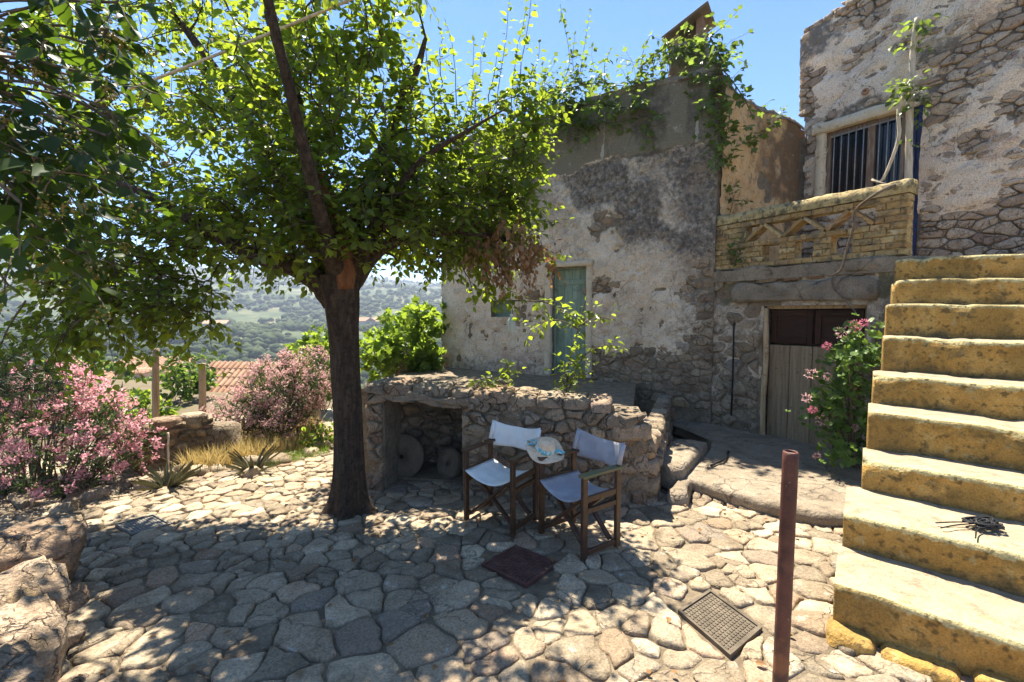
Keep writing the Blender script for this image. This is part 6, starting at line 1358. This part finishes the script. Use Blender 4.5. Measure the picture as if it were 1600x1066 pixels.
def tiled(name, label, cat, c, wx, wy, wz, rh, rz, tilesize, wins=(), group=None, tiles=True, hip=False):
    """small house: walls, tiled gable roof of real half-round rows, windows with frame and pane"""
    t = thing(name, label, cat, c, rz, group); f = wm(t)
    MB().add([(x, y, z) for z in (-3, wz) for x, y in ((-wx, -wy), (wx, -wy), (wx, wy), (-wx, wy))] + [(-wx, 0, wz + rh - .1), (wx, 0, wz + rh - .1)], [(0, 1, 5, 4), (1, 2, 6, 5), (2, 3, 7, 6), (3, 0, 4, 7), (4, 7, 8), (5, 9, 6)]).build('walls', M['housewall'], t, f)
    sl_ = math.hypot(wy + .2, rh); roof = MB()
    for sg in (-1, 1):
        roof.add([(-wx - .15, sg * (wy + .2), wz - .10), (wx + .15, sg * (wy + .2), wz - .10), (wx + .15, 0, wz + rh), (-wx - .15, 0, wz + rh), (-wx - .15, sg * (wy + .2), wz - .02), (wx + .15, sg * (wy + .2), wz - .02), (wx + .15, 0, wz + rh + .08), (-wx - .15, 0, wz + rh + .08)], [(0, 1, 2, 3), (4, 5, 6, 7), (0, 1, 5, 4), (1, 2, 6, 5), (3, 2, 6, 7), (0, 3, 7, 4)])
    ro = roof.build('roof', M['tile'], t, f)
    n = int((2 * wx + .3) / tilesize); rows = max(3, int(sl_ / (tilesize * 1.7))); cov = MB()
    for sg in (-1, 1):
        for i in range(n):
            x = -wx - .15 + (i + .5) * (2 * wx + .3) / n
            for j in range(rows):
                a, b = j / rows, (j + 1.12) / rows; r = tilesize * .36
                pa = Vector((x, sg * (wy + .2) * (1 - a), wz - .02 + (rh + .1) * a)); pb = Vector((x, sg * (wy + .2) * (1 - min(b, 1)), wz - .02 + (rh + .1) * min(b, 1))); V = []
                for q, rr_ in ((pa, r), (pb, r * .85)):
                    for k in range(5): an = math.pi * k / 4; V.append((q.x + rr_ * math.cos(an), q.y, q.z + rr_ * math.sin(an) * .8 + .02 * (rr_ == r)))
                cov.add(V, [[k, k + 1, 6 + k, 5 + k] for k in range(4)])
    cov.build('roof_tiles', M['tile'], ro, f, True)['kind'] = 'stuff'
    for (x, z, w, h) in wins:
        wf = MB().bbox(x - w / 2, x + w / 2, -wy - .05, -wy + .02, z - h / 2, z + h / 2).build('window', M['winwood'], t, f); MB().bbox(x - w / 2 + .06, x + w / 2 - .06, -wy - .058, -wy - .045, z - h / 2 + .06, z + h / 2 - .06).build('pane', M['glass'], wf, f)
    return t
c = P(352, 602, 12.5); tiled('garden_shed', 'shed with grey clay tile roof between the post and pale oleander', 'shed', (c.x + .25, c.y + .9, c.z - .75), 1.15, 1.0, .5, .72, R(-6), .17)
hs = [(205, 618, 42, 5, 4, 2.2, 1.3, 12), (270, 640, 30, 3.2, 2.6, 1.6, 1.0, -20), (165, 600, 52, 5, 4, 2.4, 1.4, -14), (255, 588, 60, 6, 4, 2.6, 1.3, 25), (120, 610, 48, 5, 4, 2.2, 1.4, 4), (300, 610, 48, 4, 3.2, 2.2, 1.2, -6), (225, 570, 80, 6, 4, 3, 1.4, 10), (330, 585, 75, 6, 4, 3, 1.3, -12), (185, 577, 90, 7, 5, 3, 1.5, 30)]
lab = ['village house with wide terracotta roof low in the valley, centre of the cluster', 'small low village house with pale ridge nearest the garden wall', 'village house with salmon roof just above the pink oleander', 'village house with flat pale front behind the grey wooden post', 'village house with terracotta roof partly behind the pink oleander', 'village house beside the olive green bush', 'far village house under the dark hanging leaves', 'far village house left of the shed roof', 'farthest village house of the cluster among trees']
for k, (px, py, Y, a, b, h, rh, rz) in enumerate(hs):
    c = P(px, py, Y); tiled('village_house', lab[k], 'house', (c.x, c.y + b, c.z - h - rh * .3), a, b, h, rh, R(rz), .5, [(-a * .45, h - 1.0, .9, 1.0), (a * .4, h - 1.0, .9, 1.0)], 'village houses below the garden')
c = P(205, 583, 46); tiled('village_house', 'flat brown village house front with one dark window above the terracotta roofs', 'house', (c.x, c.y + 1.2, c.z - 1.6), 1.6, 1.2, 1.6, .15, R(-8), .4, [(.5, .95, .55, .6)], 'village houses below the garden')
bl = [(452, 520, 230), (500, 512, 260), (385, 545, 170), (410, 548, 180), (365, 540, 210), (340, 520, 330), (565, 478, 420), (585, 480, 430), (600, 476, 440), (440, 548, 170)]
pos = ['left of the tree trunk, high on the slope', 'touching the tree trunk in view', 'lower slope, left of the pale oleander top', 'lower slope, over the pale oleander', 'lower slope near the shed roof', 'mid slope above the shed', 'right of the trunk, first of a hamlet', 'right of the trunk, middle of a hamlet', 'right of the trunk, last of a hamlet', 'lowest, over the oleander top']
for k, (px, py, Y) in enumerate(bl):
    c = P(px, py, Y); s = Y / 130; z = tz(c.x, c.y); t = thing('hill_house', 'tiny pale house in the valley, ' + pos[k], 'house', (c.x, c.y, z), g.uniform(-.5, .5), 'tiny houses across the valley'); f = wm(t)
    MB().box(-3 * s, 3 * s, -2 * s, 2 * s, -2, 2.2 * s).build('walls', M['housewall'], t, f); MB().add([(-3.2 * s, -2.2 * s, 2.2 * s), (3.2 * s, -2.2 * s, 2.2 * s), (3.2 * s, 2.2 * s, 2.2 * s), (-3.2 * s, 2.2 * s, 2.2 * s), (-3.2 * s, 0, 3.2 * s), (3.2 * s, 0, 3.2 * s)], [(0, 1, 5, 4), (2, 3, 4, 5), (0, 4, 3), (1, 2, 5), (0, 3, 2, 1)]).build('roof', M['tile'], t, f)

# ------------------------------------------------------------------ air: haze over the valley
hz_ = bpy.data.materials.new('haze'); hz_.use_nodes = True; nt = hz_.node_tree; nt.nodes.clear(); ho = nt.nodes.new('ShaderNodeOutputMaterial'); pv_ = nt.nodes.new('ShaderNodeVolumePrincipled')
pv_.inputs['Color'].default_value = (.72, .82, 1, 1); pv_.inputs['Density'].default_value = .00038; pv_.inputs['Anisotropy'].default_value = .2; nt.links.new(pv_.outputs[0], ho.inputs['Volume'])
MB().box(-6500, 6500, -6500, 6500, float(Zt.min()) - 1, float(Zt.max()) + 12).build('haze', hz_)['kind'] = 'stuff'
